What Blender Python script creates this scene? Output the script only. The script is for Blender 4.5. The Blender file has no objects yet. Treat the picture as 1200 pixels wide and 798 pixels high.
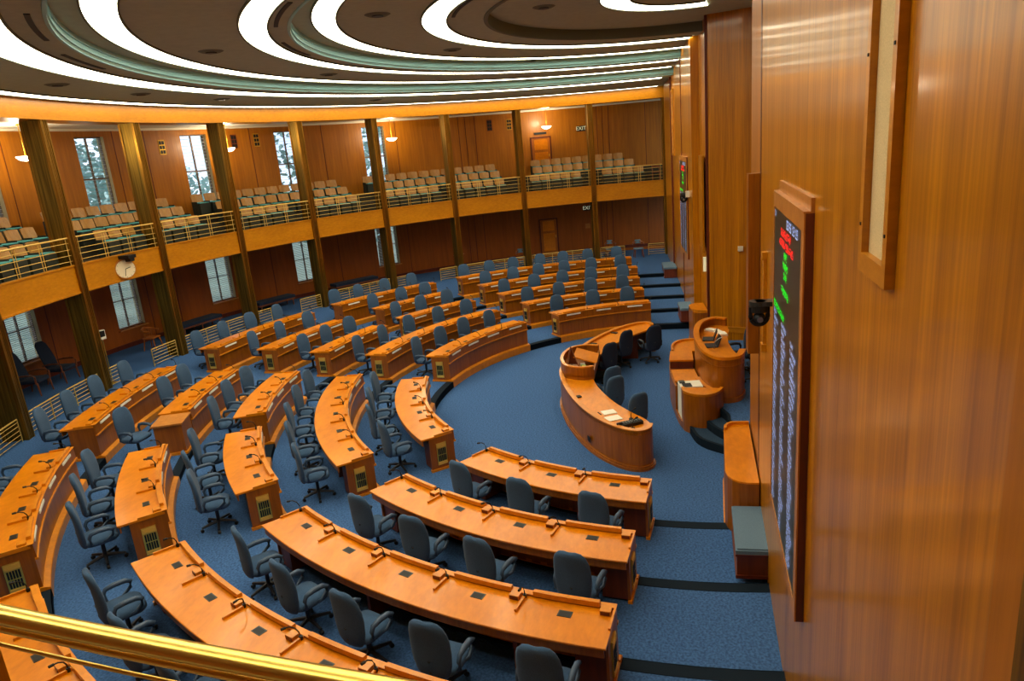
import bpy, bmesh, math, random
from mathutils import Vector, Matrix
random.seed(7)
sin, cos, pi = math.sin, math.cos, math.pi
R = math.radians
scene = bpy.context.scene
COL = scene.collection

# ------------------------------------------------------------------ materials
def new_mat(name):
    m = bpy.data.materials.new(name); m.use_nodes = True
    nt = m.node_tree; b = nt.nodes['Principled BSDF']
    return m, nt, b
def rgb(r, g, b):
    f = lambda c: (c/255/12.92) if c/255 <= .04045 else ((c/255+.055)/1.055)**2.4
    return (f(r), f(g), f(b), 1)
def plain(name, col, rough=.5, metal=0, spec=.5, emit=0, noise=0, nscale=30, coat=0, bump=0, sheen=0):
    m, nt, b = new_mat(name)
    b.inputs['Base Color'].default_value = col
    b.inputs['Roughness'].default_value = rough
    b.inputs['Metallic'].default_value = metal
    b.inputs['Specular IOR Level'].default_value = spec
    b.inputs['Coat Weight'].default_value = coat
    b.inputs['Sheen Weight'].default_value = sheen
    if emit:
        b.inputs['Emission Color'].default_value = col; b.inputs['Emission Strength'].default_value = emit
    if noise or bump:
        tc = nt.nodes.new('ShaderNodeTexCoord')
        n = nt.nodes.new('ShaderNodeTexNoise'); n.inputs['Scale'].default_value = nscale; n.inputs['Detail'].default_value = 3
        nt.links.new(tc.outputs['Object'], n.inputs['Vector'])
        if noise:
            cr = nt.nodes.new('ShaderNodeMapRange'); cr.inputs[1].default_value = .3; cr.inputs[2].default_value = .7
            cr.inputs[3].default_value = 1-noise; cr.inputs[4].default_value = 1+noise
            nt.links.new(n.outputs['Fac'], cr.inputs[0])
            hs = nt.nodes.new('ShaderNodeVectorMath'); hs.operation = 'SCALE'
            hs.inputs[0].default_value = col[:3]; nt.links.new(cr.outputs[0], hs.inputs['Scale'])
            nt.links.new(hs.outputs[0], b.inputs['Base Color'])
        if bump:
            bp = nt.nodes.new('ShaderNodeBump'); bp.inputs['Strength'].default_value = bump; bp.inputs['Distance'].default_value = .01
            nt.links.new(n.outputs['Fac'], bp.inputs['Height']); nt.links.new(bp.outputs[0], b.inputs['Normal'])
    return m
def wood(name, c1, c2, rough=.3, scale=(9, 9, .7), coat=.3, wave=0, broad=.35):
    """streaky grain stretched along the smallest-scale axis, with slow broad tonal drift"""
    m, nt, b = new_mat(name)
    tc = nt.nodes.new('ShaderNodeTexCoord'); mp = nt.nodes.new('ShaderNodeMapping')
    mp.inputs['Scale'].default_value = scale
    nt.links.new(tc.outputs['Object'], mp.inputs['Vector'])
    n1 = nt.nodes.new('ShaderNodeTexNoise'); n1.inputs['Scale'].default_value = 2.2; n1.inputs['Detail'].default_value = 6; n1.inputs['Roughness'].default_value = .62
    n2 = nt.nodes.new('ShaderNodeTexNoise'); n2.inputs['Scale'].default_value = .28; n2.inputs['Detail'].default_value = 2
    nt.links.new(mp.outputs[0], n1.inputs['Vector']); nt.links.new(mp.outputs[0], n2.inputs['Vector'])
    mx = nt.nodes.new('ShaderNodeMix'); mx.inputs[0].default_value = broad
    nt.links.new(n1.outputs['Fac'], mx.inputs[2]); nt.links.new(n2.outputs['Fac'], mx.inputs[3])
    cr = nt.nodes.new('ShaderNodeValToRGB'); cr.color_ramp.elements[0].position = .36; cr.color_ramp.elements[1].position = .64
    cr.color_ramp.elements[0].color = c1; cr.color_ramp.elements[1].color = c2
    nt.links.new(mx.outputs[0], cr.inputs[0]); nt.links.new(cr.outputs[0], b.inputs['Base Color'])
    b.inputs['Roughness'].default_value = rough; b.inputs['Coat Weight'].default_value = coat; b.inputs['Coat Roughness'].default_value = .12
    return m
M = {}
M['wall'] = wood('wall_wood', rgb(156, 96, 0), rgb(208, 138, 0), .30, (13, 13, .3), .32, broad=.4)
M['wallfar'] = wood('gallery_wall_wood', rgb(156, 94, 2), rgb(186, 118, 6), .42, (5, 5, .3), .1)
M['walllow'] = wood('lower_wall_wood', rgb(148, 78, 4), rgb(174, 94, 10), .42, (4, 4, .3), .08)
M['band'] = wood('fascia_wood', rgb(180, 116, 4), rgb(202, 136, 12), .38, (3, 3, 9), .12)
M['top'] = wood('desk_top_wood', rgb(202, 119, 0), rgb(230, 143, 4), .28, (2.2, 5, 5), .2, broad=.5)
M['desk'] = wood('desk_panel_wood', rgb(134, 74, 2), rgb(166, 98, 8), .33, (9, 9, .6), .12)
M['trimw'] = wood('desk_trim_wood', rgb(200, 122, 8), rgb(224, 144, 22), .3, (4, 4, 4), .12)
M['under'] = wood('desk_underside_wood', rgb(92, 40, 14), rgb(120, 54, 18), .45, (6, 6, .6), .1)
M['seatw'] = wood('gallery_seat_wood', rgb(160, 112, 52), rgb(190, 140, 72), .4, (6, 6, 1.5), .1)
M['chairw'] = wood('dark_chair_wood', rgb(110, 60, 32), rgb(140, 82, 46), .35, (6, 6, 1), .2)
M['door'] = wood('door_wood', rgb(160, 88, 16), rgb(186, 108, 24), .4, (5, 5, .4), .2)
M['cap'] = wood('pale_cap_wood', rgb(176, 112, 44), rgb(200, 136, 60), .38, (4, 4, 4), .2)
M['darkside'] = wood('dark_side_wood', rgb(88, 34, 16), rgb(110, 46, 22), .4, (6, 6, .5), .2)
M['railb'] = plain('satin_brass_rail', rgb(222, 188, 100), .45, .55)
M['louvre'] = plain('pale_brass_louvre', rgb(238, 206, 110), .5, .4)
M['brass'] = plain('brass', rgb(206, 164, 62), .34, .75, noise=.12, nscale=3)
M['brassrail'] = plain('polished_brass', rgb(238, 206, 104), .28, .9, noise=.06, nscale=4)
def bronze(name, c1, c2, rough, metal):
    m, nt, b = new_mat(name); tc = nt.nodes.new('ShaderNodeTexCoord'); mp = nt.nodes.new('ShaderNodeMapping'); mp.inputs['Scale'].default_value = (14, 14, .35)
    n1 = nt.nodes.new('ShaderNodeTexNoise'); n1.inputs['Scale'].default_value = 1.6; n1.inputs['Detail'].default_value = 5
    nt.links.new(tc.outputs['Object'], mp.inputs['Vector']); nt.links.new(mp.outputs[0], n1.inputs['Vector'])
    cr = nt.nodes.new('ShaderNodeValToRGB'); cr.color_ramp.elements[0].position = .35; cr.color_ramp.elements[1].position = .65
    cr.color_ramp.elements[0].color = c1; cr.color_ramp.elements[1].color = c2
    nt.links.new(n1.outputs['Fac'], cr.inputs[0]); nt.links.new(cr.outputs[0], b.inputs['Base Color'])
    rg = nt.nodes.new('ShaderNodeMapRange'); rg.inputs[3].default_value = rough-.1; rg.inputs[4].default_value = rough+.15
    nt.links.new(n1.outputs['Fac'], rg.inputs[0]); nt.links.new(rg.outputs[0], b.inputs['Roughness']); b.inputs['Metallic'].default_value = metal
    return m
M['colb'] = bronze('column_bronze', rgb(100, 80, 26), rgb(156, 124, 46), .42, .8)
M['colf'] = bronze('column_flute_bronze', rgb(128, 92, 28), rgb(178, 132, 46), .34, .85)
M['carpet'] = plain('blue_carpet', rgb(68, 102, 149), .95, spec=.1, noise=.34, nscale=30, bump=.3)
M['carpetd'] = plain('dark_step_carpet', rgb(52, 72, 94), .95, spec=.1, noise=.2, nscale=60)
M['nosing'] = plain('black_step_nosing', rgb(26, 38, 50), .8, spec=.1)
M['fabric'] = plain('blue_grey_fabric', rgb(66, 93, 124), .92, spec=.15, noise=.14, nscale=90, sheen=.1)
M['fabricd'] = plain('charcoal_blue_fabric', rgb(44, 54, 74), .92, spec=.15, noise=.12, nscale=90, sheen=.05)
M['cushion'] = plain('bench_cushion_fabric', rgb(104, 128, 148), .9, spec=.15, noise=.08, nscale=90)
M['teal'] = plain('teal_seat_fabric', rgb(86, 160, 164), .85, spec=.2)
M['seatbase'] = plain('dark_green_seat_base', rgb(44, 50, 40), .6)
M['blackp'] = plain('black_plastic', rgb(34, 40, 50), .5)
M['armp'] = plain('grey_blue_plastic', rgb(62, 84, 110), .45)
M['black'] = plain('matte_black', rgb(14, 14, 15), .55)
M['steel'] = plain('dull_steel', rgb(150, 150, 150), .35, .9)
M['white'] = plain('white_plastic', rgb(232, 228, 214), .45)
M['paper'] = plain('paper', rgb(240, 236, 222), .8)
M['cream'] = plain('cream_clock_face', rgb(238, 228, 196), .5)
M['ceil'] = plain('ceiling_plaster', rgb(170, 184, 166), .9, spec=.2, noise=.05, nscale=6)
M['ceildark'] = plain('ceiling_dark_riser', rgb(112, 120, 108), .85, spec=.2)
M['tealp'] = plain('teal_paint', rgb(156, 208, 212), .6)
M['tealg'] = plain('teal_groove', rgb(66, 92, 88), .7)
M['gceil'] = plain('gallery_ceiling_white', rgb(232, 226, 210), .8)
M['lceil'] = plain('lower_ceiling', rgb(150, 120, 90), .8)
M['cloth'] = plain('speaker_cloth', rgb(206, 184, 140), .95, noise=.12, nscale=140)
M['screen'] = plain('dark_display_glass', rgb(66, 62, 48), .3, noise=.1, nscale=60)
M['ledw'] = plain('white_led', rgb(160, 180, 235), .5, emit=.9)
M['ledr'] = plain('red_led', rgb(250, 30, 30), .5, emit=1.1)
M['ledg'] = plain('green_led', rgb(10, 235, 40), .5, emit=1.0)
M['tile'] = plain('grey_outlet_metal', rgb(70, 74, 74), .3, .5)
M['strip'] = plain('cove_light', (1, .93, .70, 1), .5, emit=9.2)
M['bowl'] = plain('glowing_glass_bowl', (1, .88, .66, 1), .5, emit=9)
M['sign'] = plain('exit_sign_face', rgb(28, 30, 24), .5)
M['signl'] = plain('exit_sign_letters', rgb(226, 226, 190), .5, emit=.5)
M['blind'] = plain('white_blind_slat', rgb(214, 214, 214), .6)
M['winf'] = plain('window_frame_bronze', rgb(122, 100, 78), .5, .2)
M['reveal'] = plain('window_reveal', rgb(190, 172, 128), .7)
M['grass'] = plain('lawn', rgb(124, 136, 122), .95, noise=.2, nscale=.3)
M['leaf'] = plain('tree_leaf', rgb(168, 194, 190), .8, noise=.2, nscale=1.2)  # leaves lightened to pale blue-grey: outdoor haze mixed into their colour
M['bark'] = plain('tree_bark', rgb(90, 74, 58), .9)
def glass_mat():
    m, nt, b = new_mat('window_glass')
    b.inputs['Base Color'].default_value = (.9, .95, 1, 1); b.inputs['Roughness'].default_value = .02
    b.inputs['Transmission Weight'].default_value = 1; b.inputs['IOR'].default_value = 1.01
    return m
M['glass'] = glass_mat()

# ------------------------------------------------------------------ helpers
def obj(name, bm, mat, parent=None, loc=None, smooth=False, rotz=0):
    me = bpy.data.meshes.new(name)
    bmesh.ops.recalc_face_normals(bm, faces=bm.faces[:])
    if parent is not None and loc is None:
        bmesh.ops.translate(bm, verts=bm.verts[:], vec=-Vector(parent.get('wloc', (0, 0, 0))))
    bm.to_mesh(me); bm.free()
    if smooth:
        for p in me.polygons: p.use_smooth = True
    me.materials.append(mat)
    o = bpy.data.objects.new(name, me); COL.objects.link(o)
    if parent is not None:
        o.parent = parent
        o['wloc'] = tuple(parent.get('wloc', (0, 0, 0)))
    if loc is not None: o.location = loc
    o.rotation_euler.z = rotz
    return o
def wobj(name, bm, mat, base, label=None, cat=None, group=None, kind=None, smooth=False):
    """mesh built in world coordinates, origin moved to base"""
    bmesh.ops.translate(bm, verts=bm.verts[:], vec=-Vector(base))
    o = obj(name, bm, mat, None, None, smooth); o.location = base; o['wloc'] = tuple(base)
    tag(o, label, cat, group, kind); return o
def tag(o, label=None, cat=None, group=None, kind=None):
    if label: o['label'] = label
    if cat: o['category'] = cat
    if group: o['group'] = group
    if kind: o['kind'] = kind
def empty(name, loc=(0, 0, 0), rotz=0, label=None, cat=None, group=None, kind=None, zero=False):
    o = bpy.data.objects.new(name, None); COL.objects.link(o)
    o.location = loc; o.rotation_euler.z = rotz; o.empty_display_size = .1
    o['wloc'] = (0, 0, 0) if zero else tuple(loc)
    tag(o, label, cat, group, kind); return o
def copy_tree(o, parent=None):
    c = o.copy(); COL.objects.link(c); c.parent = parent
    for ch in KIDS.get(o.name, []): copy_tree_reg(ch, c)
    return c
KIDS = {}
def copy_tree_reg(o, p):
    c = o.copy(); COL.objects.link(c); c.parent = p
    for ch in KIDS.get(o.name, []): copy_tree_reg(ch, c)
def register(o):
    KIDS[o.name] = list(o.children)
    for c in o.children: register(c)
def BM(): return bmesh.new()
def box(bm, x0, x1, y0, y1, z0, z1, mat=None):
    vs = [bm.verts.new(v) for v in ((x0,y0,z0),(x1,y0,z0),(x1,y1,z0),(x0,y1,z0),(x0,y0,z1),(x1,y0,z1),(x1,y1,z1),(x0,y1,z1))]
    for f in ((0,3,2,1),(4,5,6,7),(0,1,5,4),(1,2,6,5),(2,3,7,6),(3,0,4,7)): bm.faces.new([vs[i] for i in f])
    if mat is not None: bmesh.ops.transform(bm, matrix=mat, verts=vs)
    return vs
def frame(px, py, ang, z=0):
    """local x = outward radial/direction ang(deg), y = left of it"""
    return Matrix.Translation((px, py, z)) @ Matrix.Rotation(R(ang), 4, 'Z')
O = (0.0, 0.0); CS = (1.47, -1.08); CL = (.45, -.45)
def pol(c, r, a): return (c[0]+r*cos(R(a)), c[1]+r*sin(R(a)))
def sweep(bm, prof, a0, a1, n=None, c=O, closed=True, caps=True):
    """sweep a profile of (r,z) around c"""
    if n is None: n = max(2, int(abs(a1-a0)/2.2)+1)
    rings = []
    for k in range(n+1):
        a = a0+(a1-a0)*k/n
        rings.append([bm.verts.new((*pol(c, r, a), z)) for r, z in prof])
    m = len(prof)
    for k in range(n):
        for j in range(m if closed else m-1):
            A, B = rings[k], rings[k+1]; j2 = (j+1) % m
            bm.faces.new((A[j], A[j2], B[j2], B[j]))
    if closed and caps:
        bm.faces.new(rings[0][::-1]); bm.faces.new(rings[-1])
def rect(r0, r1, z0, z1): return [(r0, z0), (r1, z0), (r1, z1), (r0, z1)]
def tube(bm, pts, r, n=8, closed=False, flat=1.0):
    """tube along pts"""
    pts = [Vector(p) for p in pts]; rings = []
    N = len(pts)
    for i, p in enumerate(pts):
        if closed: d = pts[(i+1) % N]-pts[i-1]
        else: d = pts[min(i+1, N-1)]-pts[max(i-1, 0)]
        d.normalize()
        up = Vector((0, 0, 1)) if abs(d.z) < .95 else Vector((1, 0, 0))
        s = d.cross(up).normalized(); t = s.cross(d)
        rr = r[i] if isinstance(r, (list, tuple)) else r
        rings.append([bm.verts.new(p+s*rr*cos(2*pi*k/n)+t*rr*flat*sin(2*pi*k/n)) for k in range(n)])
    for i in range(N if closed else N-1):
        A, B = rings[i], rings[(i+1) % N]
        for k in range(n): bm.faces.new((A[k], A[(k+1) % n], B[(k+1) % n], B[k]))
    if not closed: bm.faces.new(rings[0][::-1]); bm.faces.new(rings[-1])
def disc(bm, x, y, z0, z1, r, n=24, r2=None):
    r2 = r if r2 is None else r2
    A = [bm.verts.new((x+r*cos(2*pi*k/n), y+r*sin(2*pi*k/n), z0)) for k in range(n)]
    B = [bm.verts.new((x+r2*cos(2*pi*k/n), y+r2*sin(2*pi*k/n), z1)) for k in range(n)]
    for k in range(n): bm.faces.new((A[k], A[(k+1) % n], B[(k+1) % n], B[k]))
    bm.faces.new(A[::-1]); bm.faces.new(B)
def prism(bm, poly, z0, z1):
    A = [bm.verts.new((x, y, z0)) for x, y in poly]; B = [bm.verts.new((x, y, z1)) for x, y in poly]
    n = len(poly)
    for k in range(n): bm.faces.new((A[k], A[(k+1) % n], B[(k+1) % n], B[k]))
    bm.faces.new(A[::-1]); bm.faces.new(B)
def wallstrip(bm, pts, th, z0, z1, closed=False):
    """vertical band of thickness th to the left of polyline pts"""
    P = [Vector((p[0], p[1], 0)) for p in pts]; n = len(P); off = []
    for i in range(n):
        d = (P[min(i+1, n-1)]-P[max(i-1, 0)]).normalized(); off.append(P[i]+Vector((-d.y, d.x, 0))*th)
    V = [[bm.verts.new((q.x, q.y, z)) for q, z in ((P[i], z0), (off[i], z0), (off[i], z1), (P[i], z1))] for i in range(n)]
    for i in range(n-1):
        for j in range(4): bm.faces.new((V[i][j], V[i][(j+1) % 4], V[i+1][(j+1) % 4], V[i+1][j]))
    bm.faces.new(V[0][::-1]); bm.faces.new(V[-1])
def smoothpoly(pts, k=6):
    """catmull-rom through pts (open)"""
    out = []; n = len(pts)
    for i in range(n-1):
        p0, p1, p2, p3 = pts[max(i-1, 0)], pts[i], pts[i+1], pts[min(i+2, n-1)]
        for j in range(k):
            t = j/k
            out.append(tuple(.5*(2*p1[q]+(p2[q]-p0[q])*t+(2*p0[q]-5*p1[q]+4*p2[q]-p3[q])*t*t+(3*p1[q]-p0[q]-3*p2[q]+p3[q])*t**3) for q in range(2)))
    out.append(tuple(pts[-1])); return out
def rounded(bm, w, d, z0, z1, rad, top=0.0, seg=5, mat=None, puff=.02):
    """rounded-corner cushion, x=d, y=w"""
    poly = []
    for cx, cy, a in ((d/2-rad, w/2-rad, 0), (-d/2+rad, w/2-rad, 90), (-d/2+rad, -w/2+rad, 180), (d/2-rad, -w/2+rad, 270)):
        for k in range(seg+1): poly.append((cx+rad*cos(R(a+90*k/seg)), cy+rad*sin(R(a+90*k/seg))))
    lv = [(z0, .9), (z0+puff, 1), (z1-puff, 1), (z1, .9)]
    rings = [[bm.verts.new((x*s, y*s, z)) for x, y in poly] for z, s in lv]
    for A, B in zip(rings, rings[1:]):
        for k in range(len(poly)): bm.faces.new((A[k], A[(k+1) % len(poly)], B[(k+1) % len(poly)], B[k]))
    bm.faces.new(rings[0][::-1]); bm.faces.new(rings[-1])
    if mat is not None: bmesh.ops.transform(bm, matrix=mat, verts=[v for r_ in rings for v in r_])

ORD = ['first', 'second', 'third', 'fourth', 'fifth', 'sixth', 'seventh', 'eighth', 'ninth', 'tenth', 'eleventh', 'twelfth']
# ------------------------------------------------------------------ levels
LV = [0, .17, .27, .37, .47, .60]            # LV[i] = floor of desk row i
EE = [0, 7.41, 9.23, 11.06, 12.87, 14.70]     # chair-side edge of the desk tops
AMB = .60
def nearwall(s): return -.72-(s+8.47)*.0541     # y of the front wall, near half
def farwall(s): return -.24+(s-11.2)*.056-(.2 if s < 6.4 else 0)       # far half

# ------------------------------------------------------------------ floor
bm = BM()
sw = [( .01, -.3), (.01, 0)]
prof = [(.02, -.3), (.02, 0)]
rr = [EE[i]-.79 for i in range(1, 6)]
prof = [(.02, 0)]
for i in range(1, 6):
    prof += [(rr[i-1], LV[i-1]), (rr[i-1], LV[i])]
prof += [(21.6, AMB), (21.6, -.3), (.02, -.3)]
sweep(bm, prof, -12, 192, 102)
o = obj('floor', bm, M['carpet']); tag(o, 'blue carpeted chamber floor rising in low curved steps', 'floor', kind='structure')
bm = BM()
for i in range(1, 6):
    r0 = rr[i-1]
    sweep(bm, [(r0-.012, LV[i-1]+.004), (r0+.10, LV[i]+.006), (r0-.012, LV[i]+.006)], -12, 192, 102)
    sweep(bm, rect(r0-.012, r0+.19, LV[i]-.06, LV[i]+.008), -12, 192, 102)
    sweep(bm, rect(r0-.012, r0, LV[i-1]+.002, LV[i]+.008), -12, 192, 102)
o = obj('trim_1', bm, M['nosing']); tag(o, 'black nosing along each carpeted step', 'step nosing', kind='structure')

# ------------------------------------------------------------------ front wall
def wallpiece(bm, p0, p1, z0, z1, th):
    """slab whose visible face runs p0->p1, thickness th toward -y"""
    vs = [(p0[0], p0[1]), (p1[0], p1[1]), (p1[0], p1[1]-th), (p0[0], p0[1]-th)]
    prism(bm, vs, z0, z1)
bm = BM(); wallpiece(bm, (-21.5, nearwall(-21.5)), (-6.46, nearwall(-6.46)), -.1, 10, .5)
o = obj('wall_front_near', bm, M['wall']); tag(o, 'tall glossy wood front wall on the near side', 'wall', kind='structure')
bm = BM()
fw = [18.9, 14.6, 9.75, 6.4, 4.25]; jog = [0, -.02, .03, -.02]
for k in range(4): wallpiece(bm, (fw[k+1], farwall(fw[k+1]+.01)+jog[k]), (fw[k], farwall(fw[k]-.01)+jog[k]), -.1, 10, .6)
o = obj('wall_front_far', bm, M['wall']); tag(o, 'tall wood front wall on the far side', 'wall', kind='structure')
bm = BM(); wallpiece(bm, (-6.46, nearwall(-6.46)-.012), (-4.5, nearwall(-4.5)-.012), -.1, 10, .5)
o = obj('wall_front_edge', bm, M['wallfar']); tag(o, 'darker wood return of the near front wall beside the apse', 'wall', kind='structure')
# apse behind the rostrum
bm = BM()
ap = smoothpoly([(4.25, farwall(4.25)-.03), (4.05, -1.6), (3.6, -2.5), (2.4, -3.1), (0, -3.35), (-2.4, -3.1), (-3.7, -2.5), (-4.3, -1.7), (-4.5, nearwall(-4.5)-.05)], 6)
wallstrip(bm, ap, .25, -.1, 10)
o = obj('wall_apse', bm, M['wall']); tag(o, 'curved wood apse wall behind the rostrum', 'wall', kind='structure')
bm = BM(); wallstrip(bm, [(x, y) for x, y in ap[1:-1]], -.03, .51, .68); wallstrip(bm, ap[1:-1], -.05, .66, .69)
o = obj('baseboard_apse', bm, M['band']); tag(o, 'baseboard round the apse', 'baseboard', kind='structure')
bm = BM()
for s0 in (4.35, 9.75, 14.6): box(bm, s0-.05, s0+.13, farwall(s0)-.02, farwall(s0)+.05, 0, 9.6)
wallpiece(bm, (-6.62, nearwall(-6.6)+.006), (-6.46, nearwall(-6.46)+.006), 0, 9.6, .1)
o = obj('trim_2', bm, M['darkside']); tag(o, 'upright wood pilaster strips on the front wall', 'trim', kind='structure')

# near end pilaster with brass edge (at the right of the picture)
bm = BM(); wallpiece(bm, (-17.2, nearwall(-17.2)+.03), (-15.3, nearwall(-15.3)+.03), 0, 9.4, .2)
o = obj('trim_3', bm, M['wallfar']); tag(o, 'projecting wood pier at the near end of the front wall', 'trim', kind='structure')
bm = BM(); wallpiece(bm, (-15.62, nearwall(-15.6)+.05), (-15.52, nearwall(-15.5)+.05), 0, 9.4, .1)
o = obj('trim_4', bm, M['colb']); tag(o, 'bronze strip on the near wood pier', 'trim', kind='structure')

# ------------------------------------------------------------------ ceiling
def ring(bm, r0, r1, z0, z1, a0=-4, a1=184): sweep(bm, rect(r0, r1, z0, z1), a0, a1, 96, CL)
RZ = [(17.6, 12.78, 8.85), (12.78, 9.05, 9.1), (9.05, 4.95, 9.35), (4.95, .01, 9.6)]
# wood soffit fascia on the column circle
bm = BM(); sweep(bm, rect(17.9, 18.7, 8.31, 8.84), -8, 196, 100, CS)
o = obj('trim_5', bm, M['band']); tag(o, 'curved golden wood fascia above the columns', 'fascia', kind='structure')
bm = BM()
box(bm, -20.5, 21.5, -3.6, 20.5, 9.9, 10.0)
def ringfull(bm, r0, r1, z):   # ceiling band slab
    sweep(bm, rect(r0, r1, z, z+.12), -14, 194, 104, CL)
ringfull(bm, 12.78, 21.6, 8.85)
ringfull(bm, 9.05, 12.80, 9.1); ringfull(bm, 4.95, 9.07, 9.35)
sweep(bm, rect(.02, 4.97, 9.6, 9.72), -60, 240, 100, CL)
o = obj('ceiling', bm, M['ceil']); tag(o, 'dark stepped ceiling with curved light coves', 'ceiling', kind='structure')
bm = BM()
for r0, z in ((12.78, 8.85), (9.05, 9.1)):
    for a, b, dz0, dz1 in ((0, .06, -.02, .055), (.03, .09, .055, .085), (0.01, .07, .085, .16), (.04, .1, .16, .26)):
        sweep(bm, rect(r0-b+.06, r0-b+.11, z+dz0, z+dz1), -14, 194, 104, CL)
o = obj('trim_6', bm, M['tealp']); tag(o, 'teal stepped moulding round the ceiling recesses', 'moulding', kind='structure')
bm = BM(); sweep(bm, rect(4.86, 4.95, 9.33, 9.62), -40, 220, 100, CL)
o = obj('trim_7', bm, M['ceildark']); tag(o, 'dark moulding round the innermost ceiling recess', 'moulding', kind='structure')
# cove lights: flat lenses with thin dark lips
STR = [('outermost thin', CS, 17.72, 17.28, 8.845, 5), ('second', CL, 14.08, 13.35, 8.845, 3.2), ('third', CL, 12.33, 11.84, 9.095, 2.8), ('fourth', CL, 9.97, 9.48, 9.095, 3),
       ('fifth', CL, 8.60, 8.14, 9.345, 2.5), ('sixth', CL, 6.33, 5.80, 9.345, 3), ('innermost', CL, 2.25, 1.6, 9.595, 4)]
for nm, c, ro, ri, z, am in STR:
    a0 = math.degrees(math.asin(min(.9, .45/ri)))+ (3 if ri > 3 else 0)
    a0 = {17.28: 5.0, 13.35: 3.2, 11.84: 1.9, 9.48: 1.2, 8.14: .2, 5.80: -1.0, 1.6: -8}[ri]
    root = empty('cove_light', (c[0], c[1], z), label='%s curved glowing light strip set in the dark ceiling' % nm, cat='ceiling light')
    bm = BM(); sweep(bm, rect(ri, ro, z-.012, z+.004), a0, 180-a0-2, 100, c); obj('diffuser', bm, M['strip'], root)
    bm = BM(); sweep(bm, rect(ri-.035, ri, z-.03, z+.004), a0, 180-a0-2, 100, c); sweep(bm, rect(ro, ro+.035, z-.03, z+.004), a0, 180-a0-2, 100, c)
    obj('frame', bm, M['ceildark'], root)
# air diffusers
for k, (x, y, z, w) in enumerate([(-2.53, 10.13, 9.1, 'between the third and fourth light strips at left'), (-2.69, 6.13, 9.35, 'between the fifth and sixth light strips'), (.17, 3.1, 9.6, 'in the innermost recess'),
      (.87, 14.7, 8.85, 'near the outer strip above the second column'), (4.25, 14.37, 8.85, 'near the outer strip above the third column'), (10.44, 11.53, 8.85, 'near the outer strip above the fifth column'),
      (-2.35, 14.39, 8.85, 'near the outer strip above the first column'), (7.6, 4.64, 9.35, 'far over the far desks'), (3.35, 10.14, 9.1, 'between the third and fourth strips at centre'), (3.23, 6.22, 9.35, 'faint one over the middle desks')]):
    root = empty('ceiling_vent', (x, y, z), label='round dark ceiling vent %s' % w, cat='vent')
    b2 = BM(); disc(b2, x, y, z-.03, z, .20, 28, .27); obj('cone', b2, M['ceildark'], root)
    b2 = BM(); disc(b2, x, y, z-.045, z-.028, .12, 24); obj('core', b2, M['black'], root)
for k, (x, y, z) in enumerate([(-7.53, 9.83, 8.85), (-4.51, 11.71, 8.85), (-4.98, 7.11, 9.1), (-1.45, 8.7, 9.1), (-2.35, 4.45, 9.35)]):
    r_ = math.hypot(x-CL[0], y-CL[1]); a_ = math.degrees(math.atan2(y-CL[1], x-CL[0])); da = 60/r_
    b2 = BM(); sweep(b2, rect(r_-.04, r_+.04, z-.012, z+.0), a_-da, a_+da, 8, CL)
    wobj('slot_vent', b2, M['black'], (x, y, z), 'narrow dark slot vent, %s from the left in the ceiling' % ORD[k], 'vent')

# ------------------------------------------------------------------ outer wall, gallery
COLA = [119.16, 107.61, 96.06, 84.51, 72.96, 61.41, 49.86, 38.31, 26.76, 15.21, 3.67]
WINL = [106.4, 94.7, 83.1, 71.25, 59.4, 47.4, 36.0]   # left edges, 3.15 deg wide
WR = 21.3
def winw(l): return 1.35 if l < 37 else 3.15  # narrow last pair stands in for a pale reflection along a column's side
def arcwall(bm, a0, a1, z0, z1, r0=WR, th=.35):
    sweep(bm, rect(r0, r0+th, z0, z1), a0, a1, None, CS)
def wall_with_windows(name, mat, z0, z1, wz0, wz1, label):
    bm = BM(); prev = -8.0
    spans = sorted([(l-winw(l), l) for l in WINL])
    for a, b in spans:
        arcwall(bm, prev, a, z0, z1); arcwall(bm, a, b, z0, wz0); arcwall(bm, a, b, wz1, z1); prev = b
    arcwall(bm, prev, 196, z0, z1)
    o = obj(name, bm, mat); tag(o, label, 'wall', kind='structure')
wall_with_windows('wall_outer_upper', M['wallfar'], 4.3, 8.36, 5.35, 8.15, 'warm wood panelled wall behind the gallery seats')
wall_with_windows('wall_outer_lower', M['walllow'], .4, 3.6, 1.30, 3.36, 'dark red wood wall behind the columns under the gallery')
# panel seams on the outer walls
bm = BM()
for a in [98.6, 90.5, 87.2, 79, 75.5, 66, 62.6, 56.2, 53.0, 42.6, 33.4, 32.4, 31.0, 24.5, 13, 12.2, 11.3, 6, 2]:
    for z0, z1 in ((4.9, 8.34), (.62, 3.55)):
        sweep(bm, rect(WR-.012, WR+.01, z0, z1), a-.04, a+.04, 1, CS)
o = obj('trim_8', bm, M['darkside']); tag(o, 'dark upright seams between wall panels', 'trim', kind='structure')
bm = BM(); sweep(bm, rect(WR-.03, WR+.02, AMB, AMB+.16), -8, 196, 90, CS)
o = obj('baseboard_outer', bm, M['darkside']); tag(o, 'dark baseboard of the lower outer wall', 'baseboard', kind='structure')
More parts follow.
